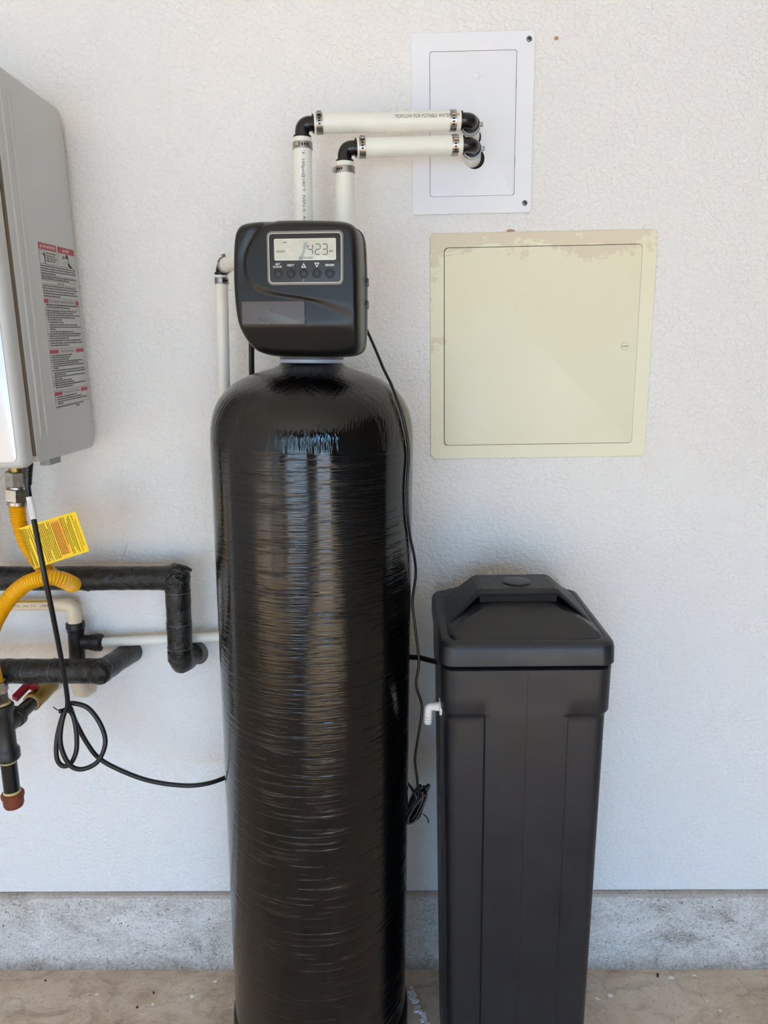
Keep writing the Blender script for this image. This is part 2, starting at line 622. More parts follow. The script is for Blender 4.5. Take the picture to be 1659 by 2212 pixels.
def text2d(body, u0, v0, u1=None, height=None, v1=None, shear=0.0, bold=0.0, align='L', res=2):
    """flat letter geometry laid into a box in (u, v)"""
    cu = bpy.data.curves.new('lettering', 'FONT')
    cu.body = body
    cu.resolution_u = res
    cu.shear = shear
    cu.offset = bold
    cu.fill_mode = 'FRONT'
    ob = bpy.data.objects.new('lettering_tmp', cu)
    COL.objects.link(ob)
    dg = bpy.context.evaluated_depsgraph_get()
    dg.update()
    me = bpy.data.meshes.new_from_object(ob.evaluated_get(dg))
    V = [(v.co.x, v.co.y) for v in me.vertices]
    F = [tuple(p.vertices) for p in me.polygons]
    bpy.data.objects.remove(ob)
    bpy.data.curves.remove(cu)
    bpy.data.meshes.remove(me)
    if not V:
        return [], []
    x0, x1 = min(p[0] for p in V), max(p[0] for p in V)
    y0, y1 = min(p[1] for p in V), max(p[1] for p in V)
    h = (v1 - v0) if v1 is not None else height
    sy = h / (y1 - y0)
    sx = (u1 - u0) / (x1 - x0) if u1 is not None else sy
    return [(u0 + (p[0] - x0) * sx, v0 + (p[1] - y0) * sy) for p in V], F


def laid(vf, mp):
    return [mp(u, v) for u, v in vf[0]], vf[1]


def quad2(u0, u1, v0, v1):
    return [(u0, v0), (u1, v0), (u1, v1), (u0, v1)], [(0, 1, 2, 3)]


def line2(a, b, w):
    a, b = Vector(a), Vector(b)
    d = (b - a).normalized()
    nn = Vector((-d.y, d.x)) * w / 2
    return [tuple(a - nn), tuple(b - nn), tuple(b + nn), tuple(a + nn)], [(0, 1, 2, 3)]


def outline2(u0, u1, v0, v1, w):
    out = ([], [])
    for q in ((u0, u1, v0, v0 + w), (u0, u1, v1 - w, v1), (u0, u0 + w, v0, v1), (u1 - w, u1, v0, v1)):
        k = len(out[0])
        v, f = quad2(*q)
        out[0].extend(v)
        out[1].extend(tuple(i + k for i in ff) for ff in f)
    return out


def words(u0, u1, v, h, rng, wmin=2.2, wmax=6.0, gap=0.7):
    """a line of print too small to read, as rows of word-long strokes"""
    V, F = [], []
    u = u0
    while u < u1 - h * 0.6:
        w = min(h * rng.uniform(wmin, wmax), u1 - u)
        a = rng.choice((0.0, 0.0, 0.18))
        k = len(V)
        V += [(u, v), (u + w, v), (u + w, v + h * (0.82 + a)), (u, v + h * (0.82 + rng.choice((0, 0.18))))]
        F.append((k, k + 1, k + 2, k + 3))
        u += w + h * gap
    return V, F


# ------------------------------------------------------------------ the garage
XL, XR, YF, ZC = -3.3, 3.6, -6.2, 2.75
KZ = 0.186

wall = struct(make('wall_back', *box(XL, XR, 0.0, 0.12, KZ, ZC), 'wall', None, False))
floor = struct(make('floor', *box(XL - 0.2, XR + 0.2, YF - 0.2, 0.12, -0.1, 0.0), 'floor', None, False))
struct(make('wall_left', *box(XL - 0.12, XL, YF, 0.12, 0, ZC), 'plain_wall', None, False))
struct(make('wall_right', *box(XR, XR + 0.12, YF, 0.12, 0, ZC), 'dark_wall', None, False))
struct(make('ceiling', *box(XL - 0.12, XR + 0.12, YF - 0.12, 0.12, ZC, ZC + 0.1), 'ceiling', None, False))
OPEN = [(-2.60, -0.20), (0.90, 2.60)]  # pier between the openings is made up for the tank's dark reflected band
fw = MB()
edges = [XL, OPEN[0][0], OPEN[0][1], OPEN[1][0], OPEN[1][1], XR]
for a, b in ((0, 1), (2, 3), (4, 5)):
    fw.add(box(edges[a], edges[b], YF - 0.12, YF, 0, 2.1))
fw.add(box(XL, XR, YF - 0.12, YF, 2.1, ZC))
struct(fw.build('wall_front', 'front_wall', None, False))
struct(make('driveway', *box(-24, 24, -30, YF - 0.2, -0.12, -0.02), 'drive', None, False))
struct(make('wall_sky_block', *MB().add(box(1.0, 24, -30, -29.5, -0.1, 4.2)).add(box(-24, 1.0, -30, -29.5, -0.1, 5.4)).__dict__.values(), 'drive', None, False))  # unseen wall added to block low sky; taller half dims the lower left

# concrete kerb under the wall, its top edge a little broken
rng = random.Random(3)
V, F = [], []
NX = 220
for i in range(NX + 1):
    x = XL + (XR - XL) * i / NX
    j = 0.0018 * math.sin(x * 7) + rng.uniform(-0.0012, 0.0012)
    top = KZ - 0.0012 + rng.uniform(-0.0012, 0.0008)
    V += [(x, 0.1, top), (x, -0.012 + j * 0.3, top), (x, -0.0165 + j, top - 0.004), (x, -0.0175 + j * 0.5, 0.03),
          (x, -0.021 + j * 0.5 - rng.uniform(0, 0.003), 0.008), (x, -0.027 - rng.uniform(0, 0.004), 0.0), (x, 0.1, 0.0)]
for i in range(NX):
    for k in range(7):
        k2 = (k + 1) % 7
        F.append((i * 7 + k, i * 7 + k2, (i + 1) * 7 + k2, (i + 1) * 7 + k))
struct(make('baseboard_back', V, F, 'kerb', None, True, 30))

# places where the wall skin is chipped
def blob(cx, cz, w, h, y, rng, n=10):
    out = []
    for i in range(n):
        a = 2 * math.pi * i / n
        k = rng.uniform(0.6, 1.1)
        out.append((cx + math.cos(a) * w / 2 * k, cz + math.sin(a) * h / 2 * k))
    return plate(out, y, 0.002, 0.0002)


for (cx, cz, w, h) in ((0.29, 1.916, 0.009, 0.007), (0.217, 1.5985, 0.02, 0.006)):
    make('paint_chip', *blob(cx, cz, w, h, -0.0006, rng), 'chip', wall)
make('scuff_mark', *tube(catmull([(-0.566, -0.0002, 0.982), (-0.558, -0.0002, 0.998), (-0.553, -0.0002, 1.012)], 4), 0.00035, 6), 'gap', wall)

# ------------------------------------------------------------------ water softener
LEAN = math.atan(0.02325)
soft = thing('water_softener', 'tall glossy black cylinder tank with a black electronic control head on top', 'water softener',
             (-0.1665, -0.232, 0.0), (0, LEAN, 0))
# wound resin tank
prof = [(0.02, 0.022), (0.10, 0.024), (0.14, 0.035), (0.158, 0.06), (0.1645, 0.1)]
prof += [(0.1655, 0.1 + i * 0.0575) for i in range(1, 20)]
prof += [(0.1655, 1.232), (0.1652, 1.248), (0.1640, 1.264), (0.1612, 1.280), (0.1565, 1.295), (0.1495, 1.309), (0.1395, 1.3215),
         (0.1265, 1.3325), (0.1105, 1.342), (0.0925, 1.349), (0.0750, 1.3545), (0.0610, 1.3585), (0.0535, 1.362), (0.0500, 1.366), (0.0485, 1.371)]
seg = 96
V, F = [], []
for r, z in prof:
    for k in range(seg):
        a = 2 * math.pi * k / seg
        V.append((r * math.cos(a), r * math.sin(a), z))
for i in range(len(prof) - 1):
    for k in range(seg):
        k2 = (k + 1) % seg
        F.append((i * seg + k, i * seg + k2, (i + 1) * seg + k2, (i + 1) * seg + k))
F.append(tuple(range(seg)))
F.append(tuple((len(prof) - 1) * seg + k for k in range(seg)))
make('resin_tank', V, F, 'tank', soft, True, 60)
make('tank_boot', *spindle((0, 0, 0), (0, 0, 1), [(0.0, 0.168), (0.004, 0.171), (0.12, 0.1705), (0.138, 0.1695), (0.141, 0.1675)], 72), 'boot', soft)
make('neck_collar', *spindle((0, 0, 1.366), (0, 0, 2), [(0, 0.050), (0.001, 0.0515), (0.0055, 0.0515), (0.0062, 0.050)], 48), 'collar', soft)
make('neck_ring', *spindle((0, 0, 1.3721), (0, 0, 2), [(0, 0.0495), (0.0008, 0.0512), (0.0105, 0.0512), (0.014, 0.048)], 48), 'neck_grey', soft)

# valve body and bypass hidden behind the head
HZ = 1.48
vb = MB()
vb.add(box(-0.052, 0.052, -0.05, 0.06, 1.384, 1.545, 0.012))
for px_ in (-0.0215, 0.0480):
    vb.add(spindle((px_, 0.040, 1.500), (px_, 0.112, 1.500), [(0, 0.020), (0.020, 0.020), (0.021, 0.025), (0.042, 0.025), (0.043, 0.018), (0.072, 0.018)]))
    vb.add(spindle((px_, 0.112, 1.480), (px_ + 0.001, 0.112, 1.530), [(0, 0.016), (0.002, 0.0195), (0.036, 0.0195), (0.040, 0.0175), (0.046, 0.0175)]))
vb.add(spindle((-0.05, 0.0, 1.52), (-0.1, 0.02, 1.528), [(0, 0.016), (0.03, 0.016), (0.031, 0.012), (0.05, 0.012)]))
vb.build('valve_body', 'valve', soft)

# control head cover: outline of the face in (u, v), swelling face, raised swoop
head_out = catmull([Vector((u, v)).to_3d() for u, v in [
    (0.0, 0.0838), (0.05, 0.0822), (0.076, 0.0800), (0.0895, 0.0735), (0.0955, 0.0600), (0.0975, 0.03), (0.0985, 0.0), (0.0985, -0.04),
    (0.0975, -0.078), (0.0945, -0.0925), (0.084, -0.1005), (0.06, -0.1035), (0.01, -0.1045), (-0.035, -0.1030), (-0.058, -0.0985), (-0.0705, -0.0880),
    (-0.0790, -0.0700), (-0.0845, -0.045), (-0.0868, -0.01), (-0.0860, 0.03), (-0.0835, 0.058), (-0.0790, 0.0720), (-0.0700, 0.0800), (-0.045, 0.0832)]], 5, True)
SW = [(-0.022, 0.0805), (-0.036, 0.0735), (-0.050, 0.058), (-0.0605, 0.040), (-0.0645, 0.023), (-0.0625, 0.009), (-0.0545, -0.004), (-0.040, -0.0115),
      (-0.020, -0.0165), (0.012, -0.0215), (0.036, -0.026), (0.062, -0.033), (0.085, -0.042), (0.1, -0.049)]
swc = [Vector((p.x, p.y)) for p in catmull([(u, v, 0) for u, v in SW], 5)]
swpoly = swc + [Vector((0.3, -0.1)), Vector((0.3, 0.3)), Vector((0.0, 0.3))]


def inside(p, poly):
    c_ = False
    j = len(poly) - 1
    for i in range(len(poly)):
        a, b = poly[i], poly[j]
        if (a.y > p.y) != (b.y > p.y) and p.x < (b.x - a.x) * (p.y - a.y) / (b.y - a.y) + a.x:
            c_ = not c_
        j = i
    return c_


def seg_d(p, poly):
    best, bi = 9, 0
    for i in range(len(poly) - 1):
        a, b = poly[i], poly[i + 1]
        ab = b - a
        q = max(0, min(1, (p - a).dot(ab) / ab.length_squared))
        d = (p - a - ab * q).length
        if d < best:
            best, bi = d, (i + q) / (len(poly) - 1)
    return best, bi


def sstep(a, b, x):
    q = max(0, min(1, (x - a) / (b - a)))
    return q * q * (3 - 2 * q)


FY = -0.125


def bulge(u, v):
    """how far the face falls back from the front plane"""
    d = 0.0
    e_ = -0.0610 - v
    d += 0.55 * (0.5 * (e_ + math.sqrt(e_ * e_ + 0.0035 ** 2)))
    d += 0.006 * (max(0.0, v - 0.066) / 0.018) ** 2
    return d


def face_y(u, v):
    p = Vector((u, v))
    d, q = seg_d(p, swc)
    s_ = d if inside(p, swpoly) else -d
    y = FY + 0.0030 - 0.0030 * sstep(-0.0030, 0.0012, s_)
    # dished groove outside the top of the swoop, fading along the curve
    gr = max(0.0, 1 - q / 0.62)
    y += 0.0042 * gr * math.exp(-((s_ + 0.0045) / 0.0038) ** 2)
    return y + bulge(u, v)


nO = len(head_out)
cu, cv = 0.006, -0.010
rings = [(1.0, 'back'), (1.0, 0.030), (1.0, 0.020), (0.992, 0.0125), (0.975, 0.0065), (0.95, 0.0028), (0.92, 0.0008)] + [(0.9 - 0.9 * i / 46, 0.0) for i in range(46)]
V, F = [], []
for s_, off in rings:
    for p in head_out:
        u, v = cu + (p.x - cu) * s_, cv + (p.y - cv) * s_
        if off == 'back':
            V.append((u, -0.062, v))
        else:
            V.append((u, min(-0.066, face_y(u, v) + off), v))
for i in range(len(rings) - 1):
    for k in range(nO):
        k2 = (k + 1) % nO
        F.append((i * nO + k, i * nO + k2, (i + 1) * nO + k2, (i + 1) * nO + k))
F.append(tuple((len(rings) - 1) * nO + k for k in range(nO)))
F.append(tuple(range(nO)))
head = make('control_head', V, F, 'head', soft, True, 60)
head.location = (0, 0, HZ)
head.rotation_euler = (0, 0, math.radians(-7))
# rear rim plate a touch smaller, with clip tabs
bp = [(cu + (p.x - cu) * 1.012, cv + (p.y - cv) * 1.012) for p in head_out]
make('back_plate', *plate(bp, -0.064, -0.052, 0.001), 'head_gloss', head)
for v0, v1 in ((-0.002, 0.010), (-0.034, -0.022)):
    make('clip_tab', *box(0.0945, 0.1015, -0.064, -0.050, v0, v1, 0.001), 'head_gloss', head)


def onface(lift=0.0003):
    return lambda u, v: (u, FY - lift + bulge(u, v), v)


# keypad: raised grey rim, film, window, keys, print
ku0, ku1, kv0, kv1 = -0.0318, 0.0775, -0.0060, 0.0660
make('keypad_rim', *frame(rr(ku0, ku1, kv0, kv1, 0.0075, 8), rr(ku0 + 0.0028, ku1 - 0.0028, kv0 + 0.0028, kv1 - 0.0028, 0.0055, 8), FY - 0.0016, FY + 0.001), 'rim', head)
make('keypad_film', *plate(rr(ku0 + 0.0026, ku1 - 0.0026, kv0 + 0.0026, kv1 - 0.0026, 0.0056, 8), FY - 0.0007, FY + 0.001, 0.0002), 'keypad', head)
make('keypad_border', *frame(rr(ku0 + 0.0024, ku1 - 0.0024, kv0 + 0.0024, kv1 - 0.0024, 0.0056, 8), rr(ku0 + 0.0036, ku1 - 0.0036, kv0 + 0.0036, kv1 - 0.0036, 0.0048, 8), FY - 0.0018, FY), 'print', head)
lu0, lu1, lv0, lv1 = -0.0215, 0.0672, 0.0268, 0.0562
make('display_border', *frame(rr(lu0, lu1, lv0, lv1, 0.002), rr(lu0 + 0.0012, lu1 - 0.0012, lv0 + 0.0012, lv1 - 0.0012, 0.0012), FY - 0.0012, FY), 'print', head)
make('display', *plate(rr(lu0 + 0.001, lu1 - 0.001, lv0 + 0.001, lv1 - 0.001, 0.0012), FY - 0.0009, FY, 0.0001), 'lcd', head)
kp = onface(0.0008)
lm = onface(0.00102)
for body, u0, v0, u1, v1 in (('SET', -0.0200, 0.0210, -0.0125, 0.0238), ('CLOCK', -0.0235, 0.0175, -0.0105, 0.0203), ('NEXT', -0.0030, 0.0193, 0.0072, 0.0222), ('REGEN', 0.0515, 0.0190, 0.0645, 0.0219)):
    MB().add(laid(text2d(body, u0, v0, u1, v1=v1, shear=0.12, bold=0.02), kp)).flat('lettering', 'print', head)
for (c0, sgn) in ((0.0208, 1), (0.0396, -1)):
    a, b, c_ = (c0 - 0.0036, 0.0205 - sgn * 0.0032), (c0 + 0.0036, 0.0205 - sgn * 0.0032), (c0, 0.0205 + sgn * 0.0032)
    tri_o = [a, b, c_]
    ctr = (c0, 0.0205 - sgn * 0.0010)
    tri_i = [(ctr[0] + (p[0] - ctr[0]) * 0.52, ctr[1] + (p[1] - ctr[1]) * 0.52) for p in tri_o]
    ff = [(i, (i + 1) % 3, 3 + (i + 1) % 3, 3 + i) for i in range(3)]
    if sgn < 0:
        ff = [tuple(reversed(q)) for q in ff]
    MB().add(laid((tri_o + tri_i, ff), kp)).flat('arrow_mark', 'print', head)
# liquid-crystal read-out 4:23
def seven(u, w, v0, v1, on):
    th = 0.00115
    mid = (v0 + v1) / 2
    q = 0.0006
    bars = {'a': ((u + q, v1), (u + w - q, v1)), 'g': ((u + q, mid), (u + w - q, mid)), 'd': ((u + q, v0), (u + w - q, v0)),
            'f': ((u, v1 - q), (u, mid + q)), 'e': ((u, mid - q), (u, v0 + q)), 'b': ((u + w, v1 - q), (u + w, mid + q)), 'c': ((u + w, mid - q), (u + w, v0 + q))}
    sg = MB()
    for k in on:
        sg.add(laid(line2(bars[k][0], bars[k][1], th), lm))
    sg.flat('lcd_digit', 'lcd_ink', head)


seven(0.0275, 0.0063, 0.0345, 0.0480, 'fgbc')
seven(0.0378, 0.0068, 0.0345, 0.0480, 'abged')
seven(0.0480, 0.0068, 0.0345, 0.0480, 'abgcd')
for v in (0.0450, 0.0385):
    MB().add(laid(quad2(0.0354, 0.0363, v - 0.0005, v + 0.0005), lm)).flat('lcd_colon_dot', 'lcd_ink', head)
for body, u0, v0, u1, v1 in (('REGEN', -0.0178, 0.0375, -0.0055, 0.0407), ('MIN', 0.0578, 0.0375, 0.0635, 0.0400), ('BACKWASH', 0.0148, 0.0290, 0.0338, 0.0318), ('TIME', -0.0095, 0.0500, -0.0025, 0.0518)):
    MB().add(laid(text2d(body, u0, v0, u1, v1=v1, bold=0.012), lm)).flat('lcd_word', 'lcd_ink', head)
fm = onface(0.0013)
mtb = M['blue']
mtb.node_tree.nodes['Principled BSDF'].inputs['Alpha'].default_value = 0.38
for sm_ in (([(0.0130, 0.0268), (0.0190, 0.0268), (0.0250, 0.0440), (0.0265, 0.0510), (0.0215, 0.0505), (0.0195, 0.0400)], [(0, 1, 2, 5), (5, 2, 3, 4)]),
            ([(0.0178, -0.0015), (0.0215, -0.0015), (0.0222, 0.0010), (0.0205, 0.0035)], [(0, 1, 2, 3)])):
    MB().add(laid(sm_, fm)).flat('blue_residue', 'blue', head)
for i in range(5):
    bu = -0.0168 + i * 0.0187
    b_ = make('button', *spindle((bu, FY, 0.0098), (bu, FY - 1, 0.0098), [(0, 0.0070), (0.0010, 0.0070), (0.0013, 0.0066), (0.0013, 0.0054), (0.0009, 0.0051), (0.0009, 0.0046), (0.0017, 0.0042), (0.0020, 0.0030), (0.0020, 0.0008)], 24), 'keypad', head)
# blank label plate set into the lower face
pm = lambda u, v, d: (u, FY + 0.0030 + bulge(u, v) + d, v)
make('label_recess', *plate(rr(-0.0735, 0.0212, -0.0600, -0.0262, 0.0015), -0.0002, 0.001, 0.0001, pm), 'head_gloss', head)
make('label_plate', *plate(rr(-0.0722, 0.0200, -0.0590, -0.0276, 0.0008), -0.0008, 0.001, 0.0003, pm), 'plate', head)

# ------------------------------------------------------------------ salt bin
BX0, BX1, BY0, BY1 = 0.0645, 0.3490, -0.3370, -0.0520
bin_ = thing('salt_bin', 'square black plastic salt bin with a hipped handle lid beside the tall tank', 'storage bin', ((BX0 + BX1) / 2, (BY0 + BY1) / 2, 0))
bcx, bcy = (BX0 + BX1) / 2, (BY0 + BY1) / 2
NB = 14


def rsq(hx, hy, r):
    pts = []
    for sx, sy, a0 in ((1, 1, 0), (-1, 1, 90), (-1, -1, 180), (1, -1, 270)):
        for i in range(NB + 1):
            a = math.radians(a0 + 90 * i / NB)
            pts.append((sx * (hx - r) + r * math.cos(a), sy * (hy - r) + r * math.sin(a)))
    return pts


def bin_section(z):
    """outline of the body at height z: straight band on top, below it a raised centre strip on each face"""
    if z >= 0.800:
        h = 0.1395 - (0.878 - z) * 0.01
        return h, 0.0
    h = 0.1388 - (0.80 - z) * 0.0095
    return h, 1.0


def body_outline(h, rec, m_):
    """m_ points per half-edge so the raised strip has crisp sides"""
    r = 0.026
    strip = 0.0680
    d = 0.0056 * rec
    side = [(-h + r, 0.0)]
    # along one face from left to right: (offset along, inset)
    prof_ = [(-h + r, d), (-strip - 0.010, d), (-strip - 0.0040, d * 1.25), (-strip - 0.0012, d * 1.2), (-strip + 0.0012, 0.0004), (-strip + 0.010, 0.0), (0.0, 0.0),
             (strip - 0.010, 0.0), (strip - 0.0012, 0.0004), (strip + 0.0012, d * 1.2), (strip + 0.0040, d * 1.25), (strip + 0.010, d), (h - r, d)]
    pts = []
    for rot in range(4):
        ca, sa = round(math.cos(rot * math.pi / 2)), round(math.sin(rot * math.pi / 2))
        for al, ins_ in prof_:
            x_, y_ = al, -(h - ins_)
            pts.append((x_ * ca - y_ * sa, x_ * sa + y_ * ca))
        # corner
        for i in range(1, 8):
            a = -math.pi / 2 + (math.pi / 2) * i / 8
            x_, y_ = (h - r) + (r - d) * math.cos(a), -(h - r) + (r - d) * math.sin(a)
            pts.append((x_ * ca - y_ * sa, x_ * sa + y_ * ca))
    return pts


levels = [(0.0, 1), (0.005, 1), (0.03, 1), (0.25, 1), (0.5, 1), (0.72, 1), (0.780, 1), (0.788, 1), (0.7925, 0.9), (0.7955, 0.55), (0.7985, 0.12), (0.800, 0), (0.83, 0), (0.866, 0), (0.876, 0), (0.8785, 0)]
V, F = [], []
for z, rec in levels:
    h, _ = bin_section(z)
    if z == 0.0:
        h -= 0.004
    if z == 0.8785:
        h -= 0.003
    o2 = body_outline(h, rec, 0)
    n2 = len(o2)
    V += [(x_, y_, z) for x_, y_ in o2]
for i in range(len(levels) - 1):
    for k in range(n2):
        k2 = (k + 1) % n2
        F.append((i * n2 + k, i * n2 + k2, (i + 1) * n2 + k2, (i + 1) * n2 + k))
F.append(tuple(range(n2)))
F.append(tuple((len(levels) - 1) * n2 + k for k in range(n2)))
body = make('bin_body', V, F, 'bin', bin_, True, 50)
make('mould_seam', *tube([(0, -0.13955 - 0.0000, 0.872), (0, -0.1388, 0.80), (0, -0.1322, 0.1)], 0.0004, 6), 'bin', body)

# lid: skirt, rounded shoulder, then a hipped top with a strap handle across it
HL = 0.1425
lid_lv = [(0.8845, HL - 0.004, 0.022), (0.8840, HL - 0.001, 0.024), (0.8855, HL, 0.025), (0.910, HL - 0.0005, 0.026), (0.9165, HL - 0.002, 0.026), (0.9215, HL - 0.0055, 0.026), (0.9238, HL - 0.0105, 0.025), (0.9240, HL - 0.0135, 0.024),
          (0.9228, HL - 0.0150, 0.0235), (0.9228, HL - 0.0165, 0.023), (0.9248, HL - 0.0180, 0.022)]
V, F = [], []
for z, h, r in lid_lv:
    o2 = rsq(h, h, r)
    n2 = len(o2)
    V += [(x_, y_, z) for x_, y_ in o2]
for i in range(len(lid_lv) - 1):
    for k in range(n2):
        k2 = (k + 1) % n2
        F.append((i * n2 + k, i * n2 + k2, (i + 1) * n2 + k2, (i + 1) * n2 + k))
F.append(tuple(range(n2))[::-1])
# hipped top as concentric rings of the inner outline, height by distance to each side
ZT = 0.9248
hin = lid_lv[-1][1]


def top_z(x_, y_):
    df, db, ds = y_ + hin, hin - y_, hin - abs(x_)
    s1 = 0.36 * df                      # front panel
    s2 = 0.52 * db
    s3 = 0.62 * ds
    zf = min(s1, s2, s3, 0.037)
    k = 6.0
    return ZT + max(0.0, zf)


base_i = (len(lid_lv) - 1) * n2
inner = rsq(hin, hin, lid_lv[-1][2])
NR = 40
prev = base_i
for i in range(1, NR + 1):
    s_ = 1 - i / NR * 0.999
    st = len(V)
    for x_, y_ in inner:
        q = (x_ * s_, y_ * s_)
        V.append((q[0], q[1], top_z(*q)))
    for k in range(n2):
        k2 = (k + 1) % n2
        F.append((prev + k, prev + k2, st + k2, st + k))
    prev = st
F.append(tuple(prev + k for k in range(n2)))
lid = make('lid', V, F, 'bin', bin_, True, 24)
# strap handle: bridge of constant section over the hips, front lip standing clear of the panel
arch = [(-0.1215, 0.9262), (-0.0700, 0.9745), (-0.0625, 0.9768), (0.0625, 0.9768), (0.0700, 0.9745), (0.1215, 0.9262)]
V, F = [], []
HY0, HY1 = -0.034, 0.060
lay = []
for i, (x_, z) in enumerate(arch):
    w_f = HY0 - (0.030 if i in (0, 5) else 0.0)
    w_b = HY1 + (0.020 if i in (0, 5) else 0.0)
    th = 0.010 if 0 < i < 5 else 0.004
    sec = [(w_f, z - th), (w_f - 0.0015, z - th * 0.5), (w_f, z - 0.0025), (w_f + 0.003, z), (w_b - 0.004, z), (w_b, z - 0.004), (w_b, z - th)]
    lay.append([(x_, yy, zz_) for yy, zz_ in sec])
for L_ in lay:
    V += L_
ns = 7
for i in range(len(lay) - 1):
    for k in range(ns):
        k2 = (k + 1) % ns
        F.append((i * ns + k, i * ns + k2, (i + 1) * ns + k2, (i + 1) * ns + k))
F.append(tuple(range(ns)))
F.append(tuple((len(lay) - 1) * ns + k for k in range(ns)))
handle = make('handle', V, F, 'bin', lid, True, 40)
# pebbled grip skin on top of the strap
skin = MB()
for i in range(len(arch) - 1):
    (xa, za), (xb, zb) = arch[i], arch[i + 1]
    fa, fb = HY0 + 0.007 - (0.030 if i == 0 else 0), HY0 + 0.007 - (0.030 if i == 4 else 0)
    ba, bb = HY1 - 0.006 + (0.020 if i == 0 else 0), HY1 - 0.006 + (0.020 if i == 4 else 0)
    skin.add(([(xa, fa, za + 0.0006), (xb, fb, zb + 0.0006), (xb, bb, zb + 0.0006), (xa, ba, za + 0.0006),
               (xa, fa, za - 0.001), (xb, fb, zb - 0.001), (xb, bb, zb - 0.001), (xa, ba, za - 0.001)],
              [(0, 1, 2, 3), (4, 5, 6, 7), (0, 1, 5, 4), (1, 2, 6, 5), (2, 3, 7, 6), (3, 0, 4, 7)]))
skin.build('grip_texture', 'bin_rough', lid, False)
make('lid_plug', *spindle((0.004, 0.010, 0.9765), (0.004, 0.010, 2), [(0, 0.0245), (0.0022, 0.0245), (0.0035, 0.0232), (0.0042, 0.018), (0.0044, 0.006)], 36), 'bin', lid)
# dark block painting the shade in the slot under the handle lip
make('slot_shade', *box(-0.066, 0.066, HY0 - 0.001, HY0 + 0.02, 0.956, 0.9668), 'dark', lid, False)

# overflow elbow on the side of the bin
eb = MB()
ex, ey, ez = BX0 - bcx, -0.290 - bcy, 0.792
eb.add(spindle((ex + 0.006, ey, ez), (ex - 1, ey, ez), [(0, 0.0145), (0.0035, 0.0145), (0.0040, 0.0138), (0.0042, 0.0075), (0.010, 0.0075)], 24))
eb.add(tube(bend((ex + 0.0, ey, ez), (ex - 0.0160, ey, ez), (ex - 0.0170, ey, ez - 0.022), 8, 0.005), 0.0068, 18))
eb.add(spindle((ex - 0.0168, ey, ez - 0.017), (ex - 0.0178, ey, ez - 0.040), [(0, 0.006), (0.001, 0.0078), (0.003, 0.0066), (0.005, 0.0064), (0.0055, 0.0078), (0.008, 0.0066), (0.0105, 0.0064), (0.011, 0.0074), (0.014, 0.006)], 20))
eb.build('overflow_elbow', 'white_plastic', bin_)

# ------------------------------------------------------------------ white access panel
pan = thing('access_panel', 'white plastic rectangular access panel that the white pipes enter', 'panel', (0.144, 0, 1.628))
PX, PZ = 0.144, 1.628
pl = lambda u, v, d: (u - PX, d, v - PZ)
make('panel_frame', *frame(rr(0.0352, 0.2528, 1.6287, 1.9283, 0.005), rr(0.0672, 0.2214, 1.6588, 1.8982, 0.0045), -0.0045, 0.0, pl), 'panel', pan)
make('panel_door', *plate(rr(0.0679, 0.2207, 1.6595, 1.8975, 0.0042), -0.0042, 0.0, 0.0005, pl), 'panel', pan)
make('door_gap', *plate(rr(0.066, 0.2226, 1.6576, 1.8994, 0.005), -0.0025, 0.0, 0.0001, pl), 'dark', pan)
for (su, sv) in ((0.2420, 1.9140), (0.2408, 1.6450)):
    s1 = make('screw', *spindle((su - PX, -0.0042, sv - PZ), (su - PX, -1, sv - PZ), [(0, 0.0048), (0.001, 0.0048), (0.0019, 0.0038), (0.0022, 0.002)], 20), 'screw', pan)
    cr = MB()
    cr.add(box(su - PX - 0.0026, su - PX + 0.0026, -0.00665, -0.006, sv - PZ - 0.0006, sv - PZ + 0.0006))
    cr.add(box(su - PX - 0.0006, su - PX + 0.0006, -0.00665, -0.006, sv - PZ - 0.0026, sv - PZ + 0.0026))
    cr.build('screw_cross', 'dark', s1, False)
for (tu, tv0, tv1) in ((0.0676, 1.834, 1.850), (0.2211, 1.836, 1.852), (0.0676, 1.706, 1.722), (0.2211, 1.706, 1.722)):
    make('latch_tab', *box(tu - PX - 0.0006, tu - PX + 0.0006, -0.0050, 0, tv0 - PZ, tv1 - PZ), 'gap', pan, False)
make('plaster_blob', *spindle((0.1515 - PX, -0.0040, 1.858 - PZ), (0.1515 - PX, -1, 1.858 - PZ), [(0, 0.0062), (0.0015, 0.005), (0.0028, 0.0028), (0.003, 0.001)], 12), 'panel', pan)
for (tu, tv) in ((0.2015, 1.728), (0.146, 1.681), (0.208, 1.674)):
    make('dent_mark', *spindle((tu - PX, -0.0040, tv - PZ), (tu - PX, -1, tv - PZ), [(0, 0.0022), (0.0006, 0.0016), (0.0008, 0.0006)], 10), 'panel', pan)
for (tu, tv) in ((0.1412, 1.7585), (0.1478, 1.7225)):
    make('hole_shade_disc', *spindle((tu + 0.0012 - PX, -0.003, tv - PZ - 0.0005), (tu + 0.0012 - PX, -1, tv - PZ - 0.0005), [(0, 0.0174), (0.0014, 0.0174)], 32), 'dark', pan)  # dark disc on the door painting the shaded hole round the pipe

# ------------------------------------------------------------------ cream access door
QX, QZ = 0.277, 1.175
cd = thing('access_door', 'square cream painted metal access door with worn paint and a screw lock', 'access door', (QX, 0, QZ))
ql = lambda u, v, d: (u, d, v)
off_ = lambda vf: ([(p[0] - QX, p[1], p[2] - QZ) for p in vf[0]], vf[1])


def cream(name, vf, parent):
    """the paint is mapped in wall coordinates, so keep the mesh there and shift the object back"""
    o = make(name, vf[0], vf[1], 'cream', parent)
    o.location = (-QX, 0, -QZ)
    return o


